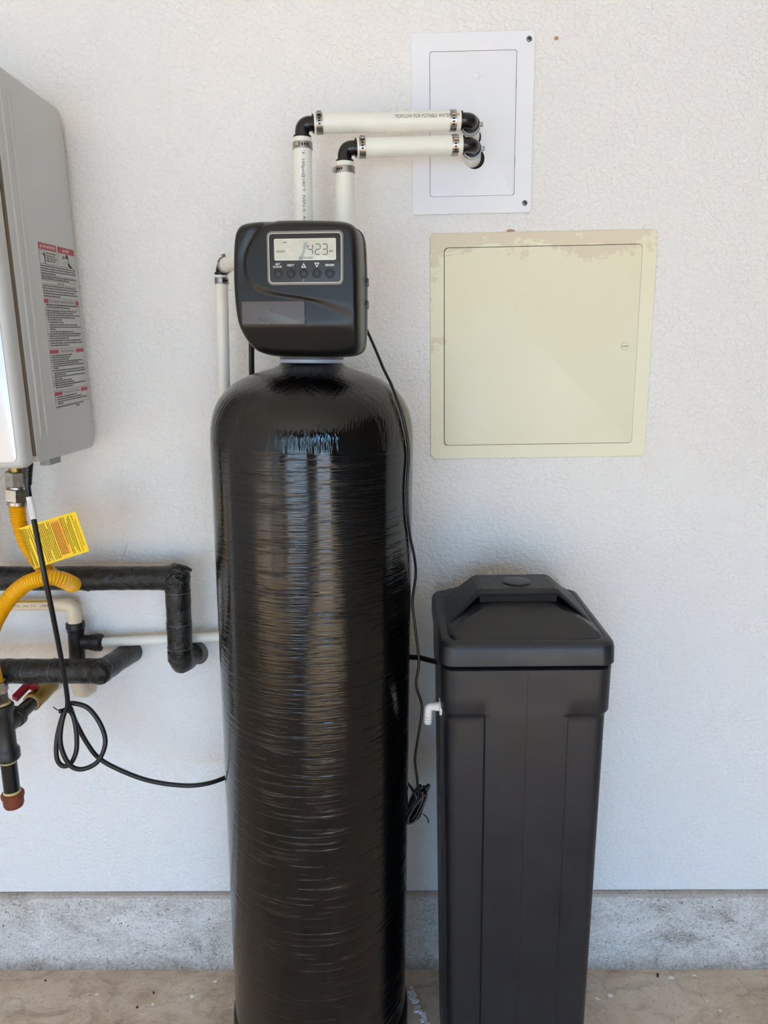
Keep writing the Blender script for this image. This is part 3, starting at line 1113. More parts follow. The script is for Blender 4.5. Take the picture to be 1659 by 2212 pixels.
cream('door_flange', frame(rr(0.0672, 0.4875, 1.1750, 1.5960, 0.009), rr(0.0931, 0.4607, 1.2010, 1.5705, 0.008), -0.0036, 0.0), cd)
leaf = cream('door_leaf', plate(rr(0.0942, 0.4603, 1.2018, 1.5694, 0.0078), -0.0046, 0.0, 0.0010), cd)
make('hinge_gap', *plate(rr(0.0925, 0.4611, 1.2004, 1.5711, 0.008), -0.0020, 0.0, 0.0001, lambda u, v, d: (u - QX, d, v - QZ)), 'dark', cd)
lk = cream('lock', spindle((0.437, -0.0040, 1.386), (0.437, -1, 1.386), [(0, 0.0066), (0.0014, 0.0066), (0.0020, 0.0060), (0.0020, 0.0010)], 28), cd)
make('lock_ring', *ring((0.437 - QX, -0.0047, 1.386 - QZ), (0, 1, 0), 0.0066, 0.0071, 0.0008), 'gap', cd)
make('lock_slot', *box(0.437 - QX - 0.0050, 0.437 - QX + 0.0050, -0.0063, -0.0055, 1.386 - QZ - 0.0011, 1.386 - QZ + 0.0011), 'gap', cd, False)
for (u, v) in ((0.1640, 1.4403), (0.2265, 1.4610), (0.2965, 1.2880), (0.307, 1.2490), (0.103, 1.2485), (0.1215, 1.2485), (0.103, 1.2210), (0.1215, 1.2210)):
    cream('spot_weld', spindle((u, -0.0044, v), (u, -1, v), [(0, 0.0021), (0.0004, 0.0017), (0.0006, 0.0006)], 10), cd)

# ------------------------------------------------------------------ white supply pipes with crimped clamps
PR = 0.0155


def clamp(parent, p, d, r, ear_dir, w=0.0105):
    p, d = Vector(p), Vector(d).normalized()
    o = make('hose_clamp', *ring(p, d, r, r + 0.0012, w), 'steel', parent)
    e = Vector(ear_dir)
    e = (e - d * e.dot(d)).normalized()
    tdir = d.cross(e)
    c0 = p + e * (r + 0.0030)
    bm_ = box(-0.0028, 0.0028, -0.0036, 0.0036, -w * 0.36, w * 0.36, 0.0008, 1)
    R_ = Matrix((tdir, e, d)).transposed()
    make('clamp_ear', [c0 + R_ @ Vector((q[1], q[0], q[2])) for q in bm_[0]], bm_[1], 'steel', o)
    s_ = MB()
    for k in range(3):
        a = 0.42 + k * 0.26
        ee = e * math.cos(a) + tdir * math.sin(a)
        c1 = p + ee * (r + 0.0012)
        tt = d.cross(ee)
        R2 = Matrix((tt, ee, d)).transposed()
        b2 = box(-0.0011, 0.0011, -0.0007, 0.0007, -w * 0.17, w * 0.17)
        s_.add(([c1 + R2 @ Vector(q) for q in b2[0]], b2[1]))
    s_.build('clamp_slots', 'dark', o, False)
    return o


def elbow(parent, p0, corner, p1, r=0.0118, col=0.0148):
    """moulded elbow: two barbed ends with a collar each"""
    p0, c, p1 = Vector(p0), Vector(corner), Vector(p1)
    b = MB()
    b.add(tube(bend(p0, c, p1, 10, 0.014), r, 20))
    for q in (p0, p1):
        d = (q - c).normalized()
        b.add(spindle(q - d * 0.004, q + d, [(0, r), (0.0005, col), (0.003, col), (0.0034, r * 0.9)], 22))
    return b.build('elbow', 'elbow', parent)


def pipe_text(parent, body, p0, p1, r, u0, h, a0, length, material='ink', upv=(0, 0, 1), toward=(0, -1, 0)):
    """print wrapped round the pipe: starts u0 metres from p0, centred at angle a0 from the camera side"""
    p0, p1 = Vector(p0), Vector(p1)
    d = (p1 - p0).normalized()
    n0 = Vector(toward)
    n0 = (n0 - d * n0.dot(d)).normalized()
    t0 = n0.cross(d) * -1.0
    t0 = Vector(upv) if abs(Vector(upv).dot(d)) < 0.3 and abs(Vector(upv).dot(n0)) < 0.3 else t0
    t0 = (t0 - d * t0.dot(d) - n0 * t0.dot(n0)).normalized()
    vf = text2d(body, u0, -h / 2, u0 + length, v1=h / 2, res=2)

    def mp(u, v):
        a = a0 + v / r
        return p0 + d * u + (n0 * math.cos(a) + t0 * math.sin(a)) * (r + 0.00025)
    b = MB()
    b.add(laid(vf, mp))
    return b.flat('pipe_print', material, parent)


def supply(name, label, vx, vy, ztop, hy, hx1, hz1, zbot, wallz):
    T = thing(name, label, 'pipe', (vx, vy, zbot))
    org = Vector((vx, vy, zbot))
    L = lambda p: Vector(p) - org
    cl = Vector((vx, vy, ztop))
    cr = Vector((hx1, hy, hz1))
    vdir = Vector((0, 0, -1))
    hdir = (cr - cl).normalized()
    ydir = Vector((0, 1, 0))
    p_up = cl + vdir * 0.022
    v0, v1 = L((vx - 0.004, vy, zbot)), L(p_up)
    make('riser', *tube([v0, v1], PR, 32), 'pex', T)
    h0, h1 = L(cl + hdir * 0.021), L(cr - hdir * 0.020)
    make('run', *tube([h0, h1], PR, 32), 'pex', T)
    w0, w1 = L(cr + ydir * 0.022), L((hx1 + 0.008, 0.0, wallz))
    make('wall_stub', *tube([w0, w1], PR, 32), 'pex', T)
    elbow(T, L(p_up), L(cl), h0)
    elbow(T, h1, L(cr), w0)
    clamp(T, v1 - Vector((0, 0, 0.0125)), (0, 0, 1), PR, (-0.35 if 'inlet' in name else -0.95, -1 if 'inlet' in name else -0.35, 0))
    clamp(T, h0 + hdir * 0.0085, hdir, PR, (0, -1, 0.75))
    clamp(T, h1 - hdir * 0.0130, hdir, PR, (0, -1, 0.35))
    clamp(T, w0 + Vector((0, 0.0055, 0)), (w1 - w0), PR, (1, 0, 0.05), 0.0055)
    return T, v0, v1, h0, h1


ti, v0, v1, h0, h1 = supply('inlet_pipe', 'upper white pipe running from the control head to the white wall panel', -0.1495, -0.12, 1.752, -0.100, 0.1335, 1.7575, 1.515, 1.7585)
pipe_text(ti, 'PEXFLOW FOR POTABLE WATER', h0, h1, PR, 0.1335, 0.0062, 0.26, 0.0920)
pipe_text(ti, 'P', h0, h1, PR, 0.2365, 0.0062, 0.26, 0.0030)
pipe_text(ti, '\u00b0F  100psi@180\u00b0F  NSFe-fs  ASTM E', v1 - Vector((0, 0, 0.0215)), v0, PR, 0.0, 0.0062, 0.12, 0.130, upv=(1, 0, 0))
to, v0, v1, h0, h1 = supply('outlet_pipe', 'lower shorter white pipe running from the control head to the white wall panel', -0.0800, -0.12, 1.7135, -0.100, 0.1365, 1.7195, 1.515, 1.7225)

# ------------------------------------------------------------------ drain line
dr = thing('drain_pipe', 'thin grubby white drain pipe dropping behind the tall black tank', 'pipe', (-0.303, -0.10, 0.80))
do = Vector((-0.303, -0.10, 0.80))
L = lambda *p: Vector(p) - do
DR = 0.0111
dc = L(-0.3030, -0.100, 1.5330)
dsd = (L(-0.225, -0.205, 1.535) - dc).normalized()
d_s = dc + dsd * 0.016
make('valve_stub', *tube([d_s, L(-0.225, -0.205, 1.535)], 0.0125, 28), 'pex_grubby', dr)
d_v = dc + Vector((0, 0, -0.014))
elbow(dr, d_s, dc, d_v, 0.0095, 0.0122)
make('drop', *tube([d_v + Vector((0, 0, -0.001)), L(-0.3120, -0.100, 1.306), L(-0.325, -0.060, 0.95), L(-0.332, -0.036, 0.835)], DR, 28), 'pex_grubby', dr)
clamp(dr, d_v + Vector((-0.0002, 0, -0.0105)), (0.035, 0, 1), DR, (0.1, -1, 0))
clamp(dr, d_s + dsd * 0.004, dsd, 0.0125, (-0.25, 0, 1), 0.006)
elbow(dr, L(-0.332, -0.036, 0.836), L(-0.332, -0.035, 0.8200), L(-0.348, -0.033, 0.8193), 0.0088, 0.0115)
make('branch', *tube([L(-0.348, -0.033, 0.8193), L(-0.610, -0.034, 0.8085)], 0.0097, 28), 'pex', dr)

# ------------------------------------------------------------------ cream plastic pipe and black push-fit tee
cp = thing('cream_pipe', 'cream plastic pipe with an elbow down into the black tee', 'pipe', (-0.664, -0.035, 0.70))
co_ = Vector((-0.664, -0.035, 0.70))
L = lambda *p: Vector(p) - co_
make('run', *tube([L(-1.05, -0.035, 0.8905), L(-0.700, -0.035, 0.8920)], 0.0112, 28), 'cpvc', cp)
ln = MB()
pts = []
for i in range(9):
    q = i / 8
    pts.append((-1.05 + q * 0.35, 0.8905 + q * 0.0015))
for (a, b) in zip(pts, pts[1:]):
    for k in range(3):
        a0, a1 = 0.80 + k * 0.14, 0.80 + (k + 1) * 0.14
        f_ = lambda x_, z_, an: L(x_, -0.035 - math.cos(an) * 0.01135, z_ + math.sin(an) * 0.01135)
        ln.add(([f_(a[0], a[1], a0), f_(b[0], b[1], a0), f_(b[0], b[1], a1), f_(a[0], a[1], a1)], [(0, 1, 2, 3)]))
ln.flat('stripe', 'cpvc_line', cp)
pipe_text(cp, 'U.S. PAT NO', L(-0.7355, -0.035, 0.892), L(-1.05, -0.035, 0.8905), 0.0112, 0.0, 0.0050, -0.12, 0.042, upv=(0, 0, -1))
pipe_text(cp, '*846*', L(-0.7045, -0.035, 0.892), L(-1.05, -0.035, 0.8905), 0.0112, 0.0, 0.0050, -0.12, 0.022, upv=(0, 0, -1))
make('elbow', *tube([L(-0.702, -0.035, 0.8918)] + bend(L(-0.700, -0.035, 0.8918), L(-0.6625, -0.035, 0.8918), L(-0.6640, -0.035, 0.848), 10, 0.018), 0.0138, 28), 'cpvc', cp)
make('lower_elbow', *tube([L(-0.667, -0.035, 0.765), L(-0.669, -0.038, 0.716), L(-0.6690, -0.034, 0.703), L(-0.667, -0.018, 0.6945), L(-0.665, 0.002, 0.693)], [0.0135, 0.0150, 0.0160, 0.0160, 0.0155], 28), 'cpvc', cp)

te = thing('pipe_tee', 'black push-fit plastic tee joining the cream and white pipes', 'pipe fitting', (-0.666, -0.035, 0.77))
to_ = Vector((-0.666, -0.035, 0.77))
L = lambda *p: Vector(p) - to_
make('tee_body', *MB().add(spindle(L(-0.6640, -0.035, 0.838), L(-0.6680, -0.035, 0.765), [(0, 0.0155), (0.0735, 0.0155)], 28)).add(
    spindle(L(-0.6660, -0.035, 0.8105), L(-0.60, -0.035, 0.8085), [(0, 0.004), (0.014, 0.0150), (0.034, 0.0150)], 28)).__dict__.values(), 'fit', te)
make('collar', *spindle(L(-0.6635, -0.035, 0.8540), L(-0.6650, -0.035, 0.80), [(0, 0.0155), (0.0012, 0.0182), (0.004, 0.0186), (0.0125, 0.0186), (0.0140, 0.0172), (0.020, 0.0168), (0.0215, 0.0156)], 28), 'fit', te)
make('collar', *spindle(L(-0.6130, -0.035, 0.8088), L(-0.70, -0.035, 0.8115), [(0, 0.0150), (0.0012, 0.0178), (0.004, 0.0182), (0.0125, 0.0182), (0.0140, 0.0170), (0.022, 0.0165), (0.0235, 0.0152)], 28), 'fit', te)
make('collar', *spindle(L(-0.6685, -0.035, 0.7550), L(-0.6670, -0.035, 0.80), [(0, 0.0150), (0.0012, 0.0178), (0.0125, 0.0180), (0.0140, 0.0165), (0.018, 0.0156)], 28), 'fit', te)

# ------------------------------------------------------------------ taped pipe insulation
rng = random.Random(11)


def wrapped(pts, r, rng, n=10):
    P = []
    for a, b in zip(pts, pts[1:]):
        a, b = Vector(a), Vector(b)
        k = max(2, int((b - a).length / 0.012))
        P += [a.lerp(b, i / k) for i in range(k)]
    P.append(Vector(pts[-1]))
    return tube(P, [r * rng.uniform(0.975, 1.025) for _ in P], 28)


IR = 0.0240
iu = thing('insulated_pipe', 'upper black taped insulated pipe bending down into the wall', 'pipe', (-0.44, -0.07, 0.78))
io = Vector((-0.44, -0.07, 0.78))
L = lambda *p: Vector(p) - io
make('run', *wrapped([L(-0.809, -0.07, 0.960), L(-0.445, -0.07, 0.9565)], IR, rng), 'tape', iu)
make('riser', *wrapped([L(-0.812, -0.07, 0.950), L(-0.800, -0.07, 1.21)], 0.0205, rng), 'tape', iu)
drop = make('drop', *wrapped([L(-0.4335, -0.07, 0.9700), L(-0.4410, -0.07, 0.785)], IR * 1.02, rng), 'tape', iu)
# mitred, crumpled corner cap
bm = bmesh.new()
bmesh.ops.create_icosphere(bm, subdivisions=4, radius=1)
for v in bm.verts:
    d = v.co.normalized()
    k = 1.0 + 0.07 * math.sin(7 * d.x + 3 * d.z) * math.cos(5 * d.y + 4 * d.z) + 0.04 * math.sin(17 * d.z + 9 * d.x)
    v.co = L(-0.4370, -0.07, 0.9575) + Vector((d.x * 0.0275, d.y * 0.0262, d.z * 0.0275)) * k
bm.verts.index_update()
make('corner_cap', [v.co.copy() for v in bm.verts], [[v.index for v in f.verts] for f in bm.faces], 'tape', iu, True, 60)
bm.free()
for (a, b, w) in (((-0.4330, -0.0970, 0.9835), (-0.4075, -0.0900, 0.9710), 0.010), ((-0.4300, -0.1000, 0.9660), (-0.4150, -0.0970, 0.9540), 0.008),
                  ((-0.4230, -0.0830, 0.9850), (-0.4020, -0.0790, 0.9740), 0.010), ((-0.4480, -0.0985, 0.9600), (-0.4350, -0.1005, 0.9760), 0.007)):
    a, b = L(*a), L(*b)
    make('tape_fold', *tube([a, a.lerp(b, 0.5) + Vector((0, -0.002, 0.001)), b], [w * 0.25, w * 0.5, w * 0.3], 6), 'tape', iu, True, 20)
dd = (L(-0.4410, -0.07, 0.785) - L(-0.4335, -0.07, 0.97)).normalized()
for z in (0.9300, 0.8640, 0.8130):
    q = (0.97 - z) / 0.185
    make('tape_seam', *ring(L(-0.4335 - 0.0075 * q, -0.07, z), dd, IR * 0.95, IR * 1.045, 0.0012), 'tape_edge', iu)
for x in (-0.452, -0.610, -0.760):
    make('tape_seam', *ring(L(x, -0.07, 0.9565), (1, 0, 0), IR * 0.95, IR * 1.03, 0.0010), 'tape', iu)
make('end_wrap', *tube([L(-0.4402, -0.0705, 0.806), L(-0.4412, -0.069, 0.790), L(-0.4415, -0.060, 0.7765), L(-0.4395, -0.035, 0.770), L(-0.4380, 0.0, 0.769)], [IR * 1.03, IR * 1.05, IR * 1.0, IR * 0.95, IR * 0.92], 26), 'tape', iu)
make('wall_hole', *plate([(-0.4265 + 0.0225 * math.cos(a / 24 * 2 * math.pi), 0.7690 + 0.0260 * math.sin(a / 24 * 2 * math.pi)) for a in range(24)], -0.0008, 0.001, 0.0002), 'tape_edge', wall)

il = thing('insulated_pipe', 'lower black taped insulated pipe turning back to the wall above the red valve handle', 'pipe', (-0.574, -0.13, 0.79))
io = Vector((-0.574, -0.13, 0.79))
L = lambda *p: Vector(p) - io
make('run', *wrapped([L(-1.0, -0.13, 0.7925), L(-0.580, -0.13, 0.789)], IR, rng), 'tape', il)
make('return', *wrapped([L(-0.5770, -0.1420, 0.7895), L(-0.5690, -0.040, 0.779), L(-0.5660, 0.0, 0.773)], IR * 0.93, rng), 'tape', il)
bm = bmesh.new()
bmesh.ops.create_icosphere(bm, subdivisions=4, radius=1)
for v in bm.verts:
    d = v.co.normalized()
    k = 1.0 + 0.05 * math.sin(6 * d.x + 4 * d.z) * math.cos(6 * d.y)
    v.co = L(-0.5800, -0.132, 0.7892) + Vector((d.x * 0.0262, d.y * 0.0262, d.z * 0.0250)) * k
bm.verts.index_update()
make('corner_cap', [v.co.copy() for v in bm.verts], [[v.index for v in f.verts] for f in bm.faces], 'tape', il, True, 60)
bm.free()
for x in (-0.670, -0.722):
    make('tape_seam', *ring(L(x, -0.13, 0.7900), (1, 0, 0), IR * 0.95, IR * 1.03, 0.0010), 'tape_edge', il)

# ------------------------------------------------------------------ wall-hung water heater
HX, HYB, HYF, HZ0, HZ1 = -0.590, -0.020, -0.250, 1.2120, 1.8120
wh = thing('water_heater', 'grey wall-hung tankless water heater with red and grey instruction print on its side', 'water heater', (-0.80, -0.02, HZ0))
ho = Vector((-0.80, -0.02, HZ0))
sx_ = lambda u, v, d: (d - ho.x, u - ho.y, v - ho.z)     # outline in (y, z), depth along x
make('casing', *plate(rr(HYF, HYB, HZ0, HZ1, 0.018, 8), HX, -1.06, 0.003, sx_), 'heater', wh, True, 30)
make('bracket_gap_shade', *box(-1.02 - ho.x, HX - 0.014 - ho.x, -0.021 - ho.y, 0.0 - ho.y, HZ0 + 0.03 - ho.z, HZ1 - 0.02 - ho.z), 'gap', wh, False)  # bracket slab, its grey painting the shaded gap behind the casing
make('gasket', *plate(rr(HYF - 0.0035, HYF + 0.001, HZ0 + 0.012, HZ1 - 0.012, 0.001), HX - 0.0015, -1.05, 0.0002, sx_), 'heater_seam', wh)
fr = box(-1.06 - ho.x, HX - 0.0005 - ho.x, -0.290 - ho.y, HYF - 0.003 - ho.y, HZ0 - 0.004 - ho.z, HZ1 + 0.002 - ho.z, 0.0135, 6)
make('front_door', *fr, 'heater', wh, True, 30)
fp = lambda u, v, d: (u - ho.x, d - ho.y, v - ho.z)
make('front_panel', *plate(rr(-0.6480, HX - 0.0120, HZ0 + 0.0075, HZ1 - 0.011, 0.010), -0.2912, -0.284, 0.001, fp), 'heater_front', wh)
make('front_panel', *plate(rr(-1.050, -0.6510, HZ0 + 0.0075, HZ1 - 0.011, 0.010), -0.2912, -0.284, 0.001, fp), 'heater_front', wh)
for y_ in (-0.2310, -0.2090):
    make('stamped_rib', *tube([(HX - ho.x - 0.0016, y_ - ho.y, 1.252 - ho.z), (HX - ho.x + 0.0004, y_ - ho.y, 1.262 - ho.z), (HX - ho.x + 0.0004, y_ - ho.y, 1.775 - ho.z), (HX - ho.x - 0.0016, y_ - ho.y, 1.785 - ho.z)], 0.0026, 10), 'heater', wh)
make('base_tab', *box(HX - 0.020 - ho.x, HX - 0.002 - ho.x, -0.205 - ho.y, -0.165 - ho.y, HZ0 - 0.010 - ho.z, HZ0 + 0.002 - ho.z, 0.001), 'bracket', wh)
make('gas_port', *spindle((-0.6770 - ho.x, -0.16 - ho.y, 0.004), (-0.6775 - ho.x, -0.16 - ho.y, -1), [(0, 0.0165), (0.016, 0.0165), (0.018, 0.013), (0.032, 0.013)], 24), 'brass', wh)
# instruction print on the side: u runs from the front edge to the wall
LX = HX + 0.0003
lp = lambda u, v: (LX + 0.0003 - ho.x, u - ho.y, v + 0.040 * (u + 0.166) - ho.z)
lpm = lambda u, v, d: (d - ho.x, u - ho.y, v + 0.040 * (u + 0.166) - ho.z)
lab = make('instruction_label', *plate(rr(-0.1690, -0.0290, 1.2850, 1.5720, 0.002), HX + 0.0003, HX - 0.001, 0.0001, lpm), 'label_bg', wh)
rng = random.Random(21)
class Each:
    """every piece of print added becomes a part of its own"""
    def __init__(s, name, material, parent):
        s.a = (name, material, parent)

    def add(s, vf):
        MB().add(vf).flat(*s.a)
        return s


redb, inkb, drk, rul, wht = Each('red_block', 'red', lab), MB(), MB(), MB(), Each('white_print', 'print', lab)
hdg = Each('label_heading', 'label_ink_dark', lab)
for (u0, u1) in ((-0.1655, -0.1005), (-0.0950, -0.0300)):
    redb.add(laid(quad2(u0, u1, 1.5600, 1.5690), lp))
    rul.add(laid(quad2(u0, u1, 1.5590, 1.5600), lp))
    drk.add(laid(outline2(u0, u1, 1.5360, 1.5698, 0.0007), lp))
lp2 = lambda u, v: (LX + 0.0005 - ho.x, u - ho.y, v + 0.040 * (u + 0.166) - ho.z)


def warn_tri(u, v, s):
    return [(u, v), (u + s, v), (u + s / 2, v + s)], [(0, 1, 2)]


wht.add(laid(warn_tri(-0.1605, 1.5622, 0.0052), lp2))
wht.add(laid(text2d('CAUTION/ATTENTION', -0.1530, 1.5622, -0.1055, v1=0.0048 + 1.5622, bold=0.01), lp2))
wht.add(laid(warn_tri(-0.0770, 1.5622, 0.0052), lp2))
wht.add(laid(text2d('DANGER', -0.0695, 1.5622, -0.0515, v1=1.5622 + 0.0048, bold=0.01), lp2))
# pictograms: figure by a valve, hand under a tap
drk.add(laid(quad2(-0.1480, -0.1445, 1.5375, 1.5510), lp))
drk.add(laid(quad2(-0.1500, -0.1440, 1.5490, 1.5535), lp))
drk.add(laid(([(-0.1465 + 0.0014 * math.cos(a), 1.5562 + 0.0016 * math.sin(a)) for a in [i * math.pi / 4 for i in range(8)]], [tuple(range(8))]), lp))
drk.add(laid(line2((-0.1500, 1.5525), (-0.1545, 1.5510), 0.0012), lp))
for i in range(8):
    a, b = i * math.pi / 4, (i + 1) * math.pi / 4
    inkb.add(laid(line2((-0.1590 + 0.0045 * math.cos(a), 1.5545 + 0.0042 * math.sin(a)), (-0.1590 + 0.0045 * math.cos(b), 1.5545 + 0.0042 * math.sin(b)), 0.0005), lp))
for z, u1 in ((1.5535, -0.1020), (1.5490, -0.1080), (1.5450, -0.1010), (1.5410, -0.1070)):
    inkb.add(laid(words(-0.1405, u1, z, 0.0024, rng), lp))
for q in ((-0.0800, -0.0775, 1.5495, 1.5555), (-0.0750, -0.0725, 1.5495, 1.5555), (-0.0690, -0.0560, 1.5515, 1.5550), (-0.0650, -0.0580, 1.5550, 1.5585), (-0.0580, -0.0555, 1.5470, 1.5520)):
    drk.add(laid(quad2(*q), lp))
drk.add(laid(([(-0.0610, 1.5435), (-0.0565, 1.5455), (-0.0480, 1.5405), (-0.0400, 1.5365), (-0.0520, 1.5365), (-0.0600, 1.5385)], [(0, 1, 2, 5), (5, 2, 3, 4)]), lp))
for a, b in (((-0.0820, 1.5370), (-0.0820, 1.5430)), ((-0.0820, 1.5430), (-0.0560, 1.5470)), ((-0.0560, 1.5470), (-0.0480, 1.5465)), ((-0.0480, 1.5465), (-0.0310, 1.5400)), ((-0.0770, 1.5400), (-0.0650, 1.5435)), ((-0.0770, 1.5400), (-0.0680, 1.5368))):
    inkb.add(laid(line2(a, b, 0.0005), lp))
H_ = 0.0024
rows = [(1.5318, -0.166, -0.032), (1.5278, -0.166, -0.033), (1.5238, -0.166, -0.032), (1.5197, -0.166, -0.112), (1.5147, -0.166, -0.032), (1.5113, -0.166, -0.062),
        (1.4996, -0.166, -0.038), (1.4956, -0.166, -0.033), (1.4912, -0.166, -0.040), (1.4870, -0.166, -0.033), (1.4828, -0.166, -0.105),
        (1.4683, -0.160, -0.036), (1.4646, -0.160, -0.070), (1.4588, -0.161, -0.046), (1.4552, -0.161, -0.060), (1.4516, -0.161, -0.034), (1.4477, -0.161, -0.054), (1.4438, -0.161, -0.108),
        (1.4397, -0.156, -0.104), (1.4355, -0.156, -0.046), (1.4316, -0.156, -0.034), (1.4280, -0.156, -0.136), (1.4236, -0.156, -0.066),
        (1.4200, -0.161, -0.036), (1.4164, -0.161, -0.040), (1.4125, -0.161, -0.088), (1.4086, -0.161, -0.038), (1.4045, -0.161, -0.035), (1.4006, -0.161, -0.090),
        (1.3836, -0.160, -0.082), (1.3800, -0.160, -0.090), (1.3763, -0.160, -0.098), (1.3727, -0.160, -0.040), (1.3692, -0.159, -0.058), (1.3656, -0.160, -0.036), (1.3621, -0.159, -0.142),
        (1.3582, -0.160, -0.037), (1.3542, -0.159, -0.034), (1.3508, -0.159, -0.114), (1.3475, -0.160, -0.034), (1.3437, -0.159, -0.130), (1.3402, -0.160, -0.094), (1.3365, -0.160, -0.086), (1.3330, -0.160, -0.036), (1.3292, -0.158, -0.090),
        (1.3127, -0.158, -0.080), (1.3089, -0.158, -0.058), (1.3052, -0.158, -0.038), (1.3015, -0.158, -0.138)]
for z, u0, u1 in rows:
    inkb.add(laid(words(u0, u1, z, H_, rng, 2.0, 4.5, 0.45), lp))
for z in (1.4588, 1.4516, 1.4200, 1.4086, 1.3836, 1.3800, 1.3763, 1.3727, 1.3656, 1.3582, 1.3475, 1.3402, 1.3365, 1.3330, 1.3127, 1.3089, 1.3052):
    drk.add(laid(quad2(-0.1650, -0.1632, z, z + H_), lp))
for z in (1.4397, 1.4355, 1.4316, 1.4236):
    drk.add(laid(quad2(-0.1600, -0.1588, z + 0.0007, z + 0.0019), lp))
inkb.add(laid(words(-0.1645, -0.055, 1.2960, 0.0022, rng, 1.6, 3.6, 0.3), lp))
inkb.add(laid(words(-0.0875, -0.0700, 1.2920, 0.0030, rng, 2, 3, 0.3), lp))
for z in (1.5180, 1.5096, 1.5035):
    drk.add(laid(quad2(-0.1665, -0.0310, z, z + 0.0006), lp))
hdg.add(laid(text2d('WARNING', -0.1010, 1.5048, -0.0830, v1=1.5085, bold=0.005), lp))
drk.add(laid(warn_tri(-0.1075, 1.5046, 0.0046), lp))
for (z0, z1, ua, ub, body, ta, tb) in ((1.4722, 1.4790, -0.1508, -0.0455, 'FOR YOUR SAFETY READ BEFORE OPERATING', -0.1475, -0.0505),
                                       (1.3882, 1.3943, -0.1334, -0.0640, 'OPERATING INSTRUCTIONS', -0.1262, -0.0722),
                                       (1.3168, 1.3229, -0.1363, -0.0605, 'TO TURN OFF GAS TO APPLIANCE', -0.1320, -0.0668)):
    redb.add(laid(quad2(-0.1668, ua, z0, z1), lp))
    redb.add(laid(quad2(ub, -0.0320, z0, z1), lp))
    hdg.add(laid(text2d(body, ta, z0 + 0.0008, tb, v1=z1 - 0.0008, bold=0.005), lp))
    rul.add(laid(quad2(-0.1668, -0.0320, z1 + 0.0016, z1 + 0.0024), lp))
rul.add(laid(outline2(-0.1625, -0.0345, 1.4622, 1.4712, 0.0006), lp))
for (u) in (-0.1668, -0.0325):
    rul.add(laid(quad2(u, u + 0.0006, 1.2995, 1.4790), lp))
rul.add(laid(quad2(-0.1668, -0.0320, 1.2990, 1.2996), lp))
inkb.flat('label_small_print', 'label_ink', lab)['kind'] = 'stuff'
drk.flat('label_pictogram_ink', 'label_ink_dark', lab)['kind'] = 'stuff'
rul.flat('label_rules', 'label_rule', lab)['kind'] = 'stuff'

# ------------------------------------------------------------------ yellow gas hose with its tag
gh = thing('gas_hose', 'yellow corrugated gas hose looping under the water heater', 'hose', (-0.68, -0.16, 1.12))
go = Vector((-0.68, -0.16, 1.12))
L = lambda p: Vector(p) - go
hp = [(-0.683, -0.160, 1.130), (-0.683, -0.160, 1.091), (-0.675, -0.160, 1.052), (-0.660, -0.157, 1.019), (-0.643, -0.148, 0.990), (-0.624, -0.142, 0.976), (-0.605, -0.152, 0.972), (-0.5945, -0.173, 0.980),
      (-0.599, -0.194, 0.994), (-0.615, -0.204, 1.0015), (-0.638, -0.207, 0.9995), (-0.662, -0.207, 0.990), (-0.690, -0.205, 0.968), (-0.719, -0.200, 0.934), (-0.743, -0.195, 0.893), (-0.757, -0.185, 0.838), (-0.760, -0.174, 0.785)]
hp = catmull(hp, 24)
# even spacing along the hose
dist = [0.0]
for a, b in zip(hp, hp[1:]):
    dist.append(dist[-1] + (b - a).length)
tot, pitch = dist[-1], 0.0044
NH = int(tot / pitch * 6)
P, rad_, j = [], [], 0
for i in range(NH + 1):
    s_ = tot * i / NH
    while j < len(dist) - 2 and dist[j + 1] < s_:
        j += 1
    q = (s_ - dist[j]) / max(1e-9, dist[j + 1] - dist[j])
    P.append(L(hp[j].lerp(hp[j + 1], q)))
    rad_.append(0.0130 + 0.0017 * math.cos(2 * math.pi * s_ / pitch))
make('corrugated_hose', *tube(P, rad_, 22), 'yellow', gh, True, 70)


def hexnut(parent, p0, p1, r, twist=0.0, name='hex_nut', material='chrome'):
    p0, p1 = Vector(p0), Vector(p1)
    ln_ = (p1 - p0).length
    return make(name, *spindle(p0, p1, [(0, r * 0.9), (ln_ * 0.05, r), (ln_ * 0.95, r), (ln_, r * 0.9)], 6, twist), material, parent, False)


hexnut(gh, L((-0.6770, -0.16, 1.186)), L((-0.6795, -0.16, 1.1585)), 0.0190, 0.35)
make('nut_neck', *spindle(L((-0.6795, -0.16, 1.160)), L((-0.6800, -0.16, 1.150)), [(0, 0.014), (0.006, 0.014)], 24), 'chrome', gh)
hexnut(gh, L((-0.6797, -0.16, 1.1550)), L((-0.6822, -0.16, 1.1320)), 0.0200, 0.15)
make('nut_skirt', *spindle(L((-0.6822, -0.16, 1.1325)), L((-0.6830, -0.16, 1.1245)), [(0, 0.0170), (0.001, 0.0178), (0.007, 0.0172), (0.008, 0.016)], 28), 'chrome', gh)
hexnut(gh, L((-0.7600, -0.1735, 0.790)), L((-0.7595, -0.172, 0.766)), 0.0195, 0.3)
hexnut(gh, L((-0.7595, -0.172, 0.764)), L((-0.7590, -0.171, 0.742)), 0.0175, 0.1)
# tag: a strip of film folded round the hose, print running across it
A, B, C_, D_ = Vector((-0.6890, -0.1770, 1.0825)), Vector((-0.5590, -0.2000, 1.1205)), Vector((-0.5420, -0.2000, 1.0490)), Vector((-0.6690, -0.1770, 1.0060))


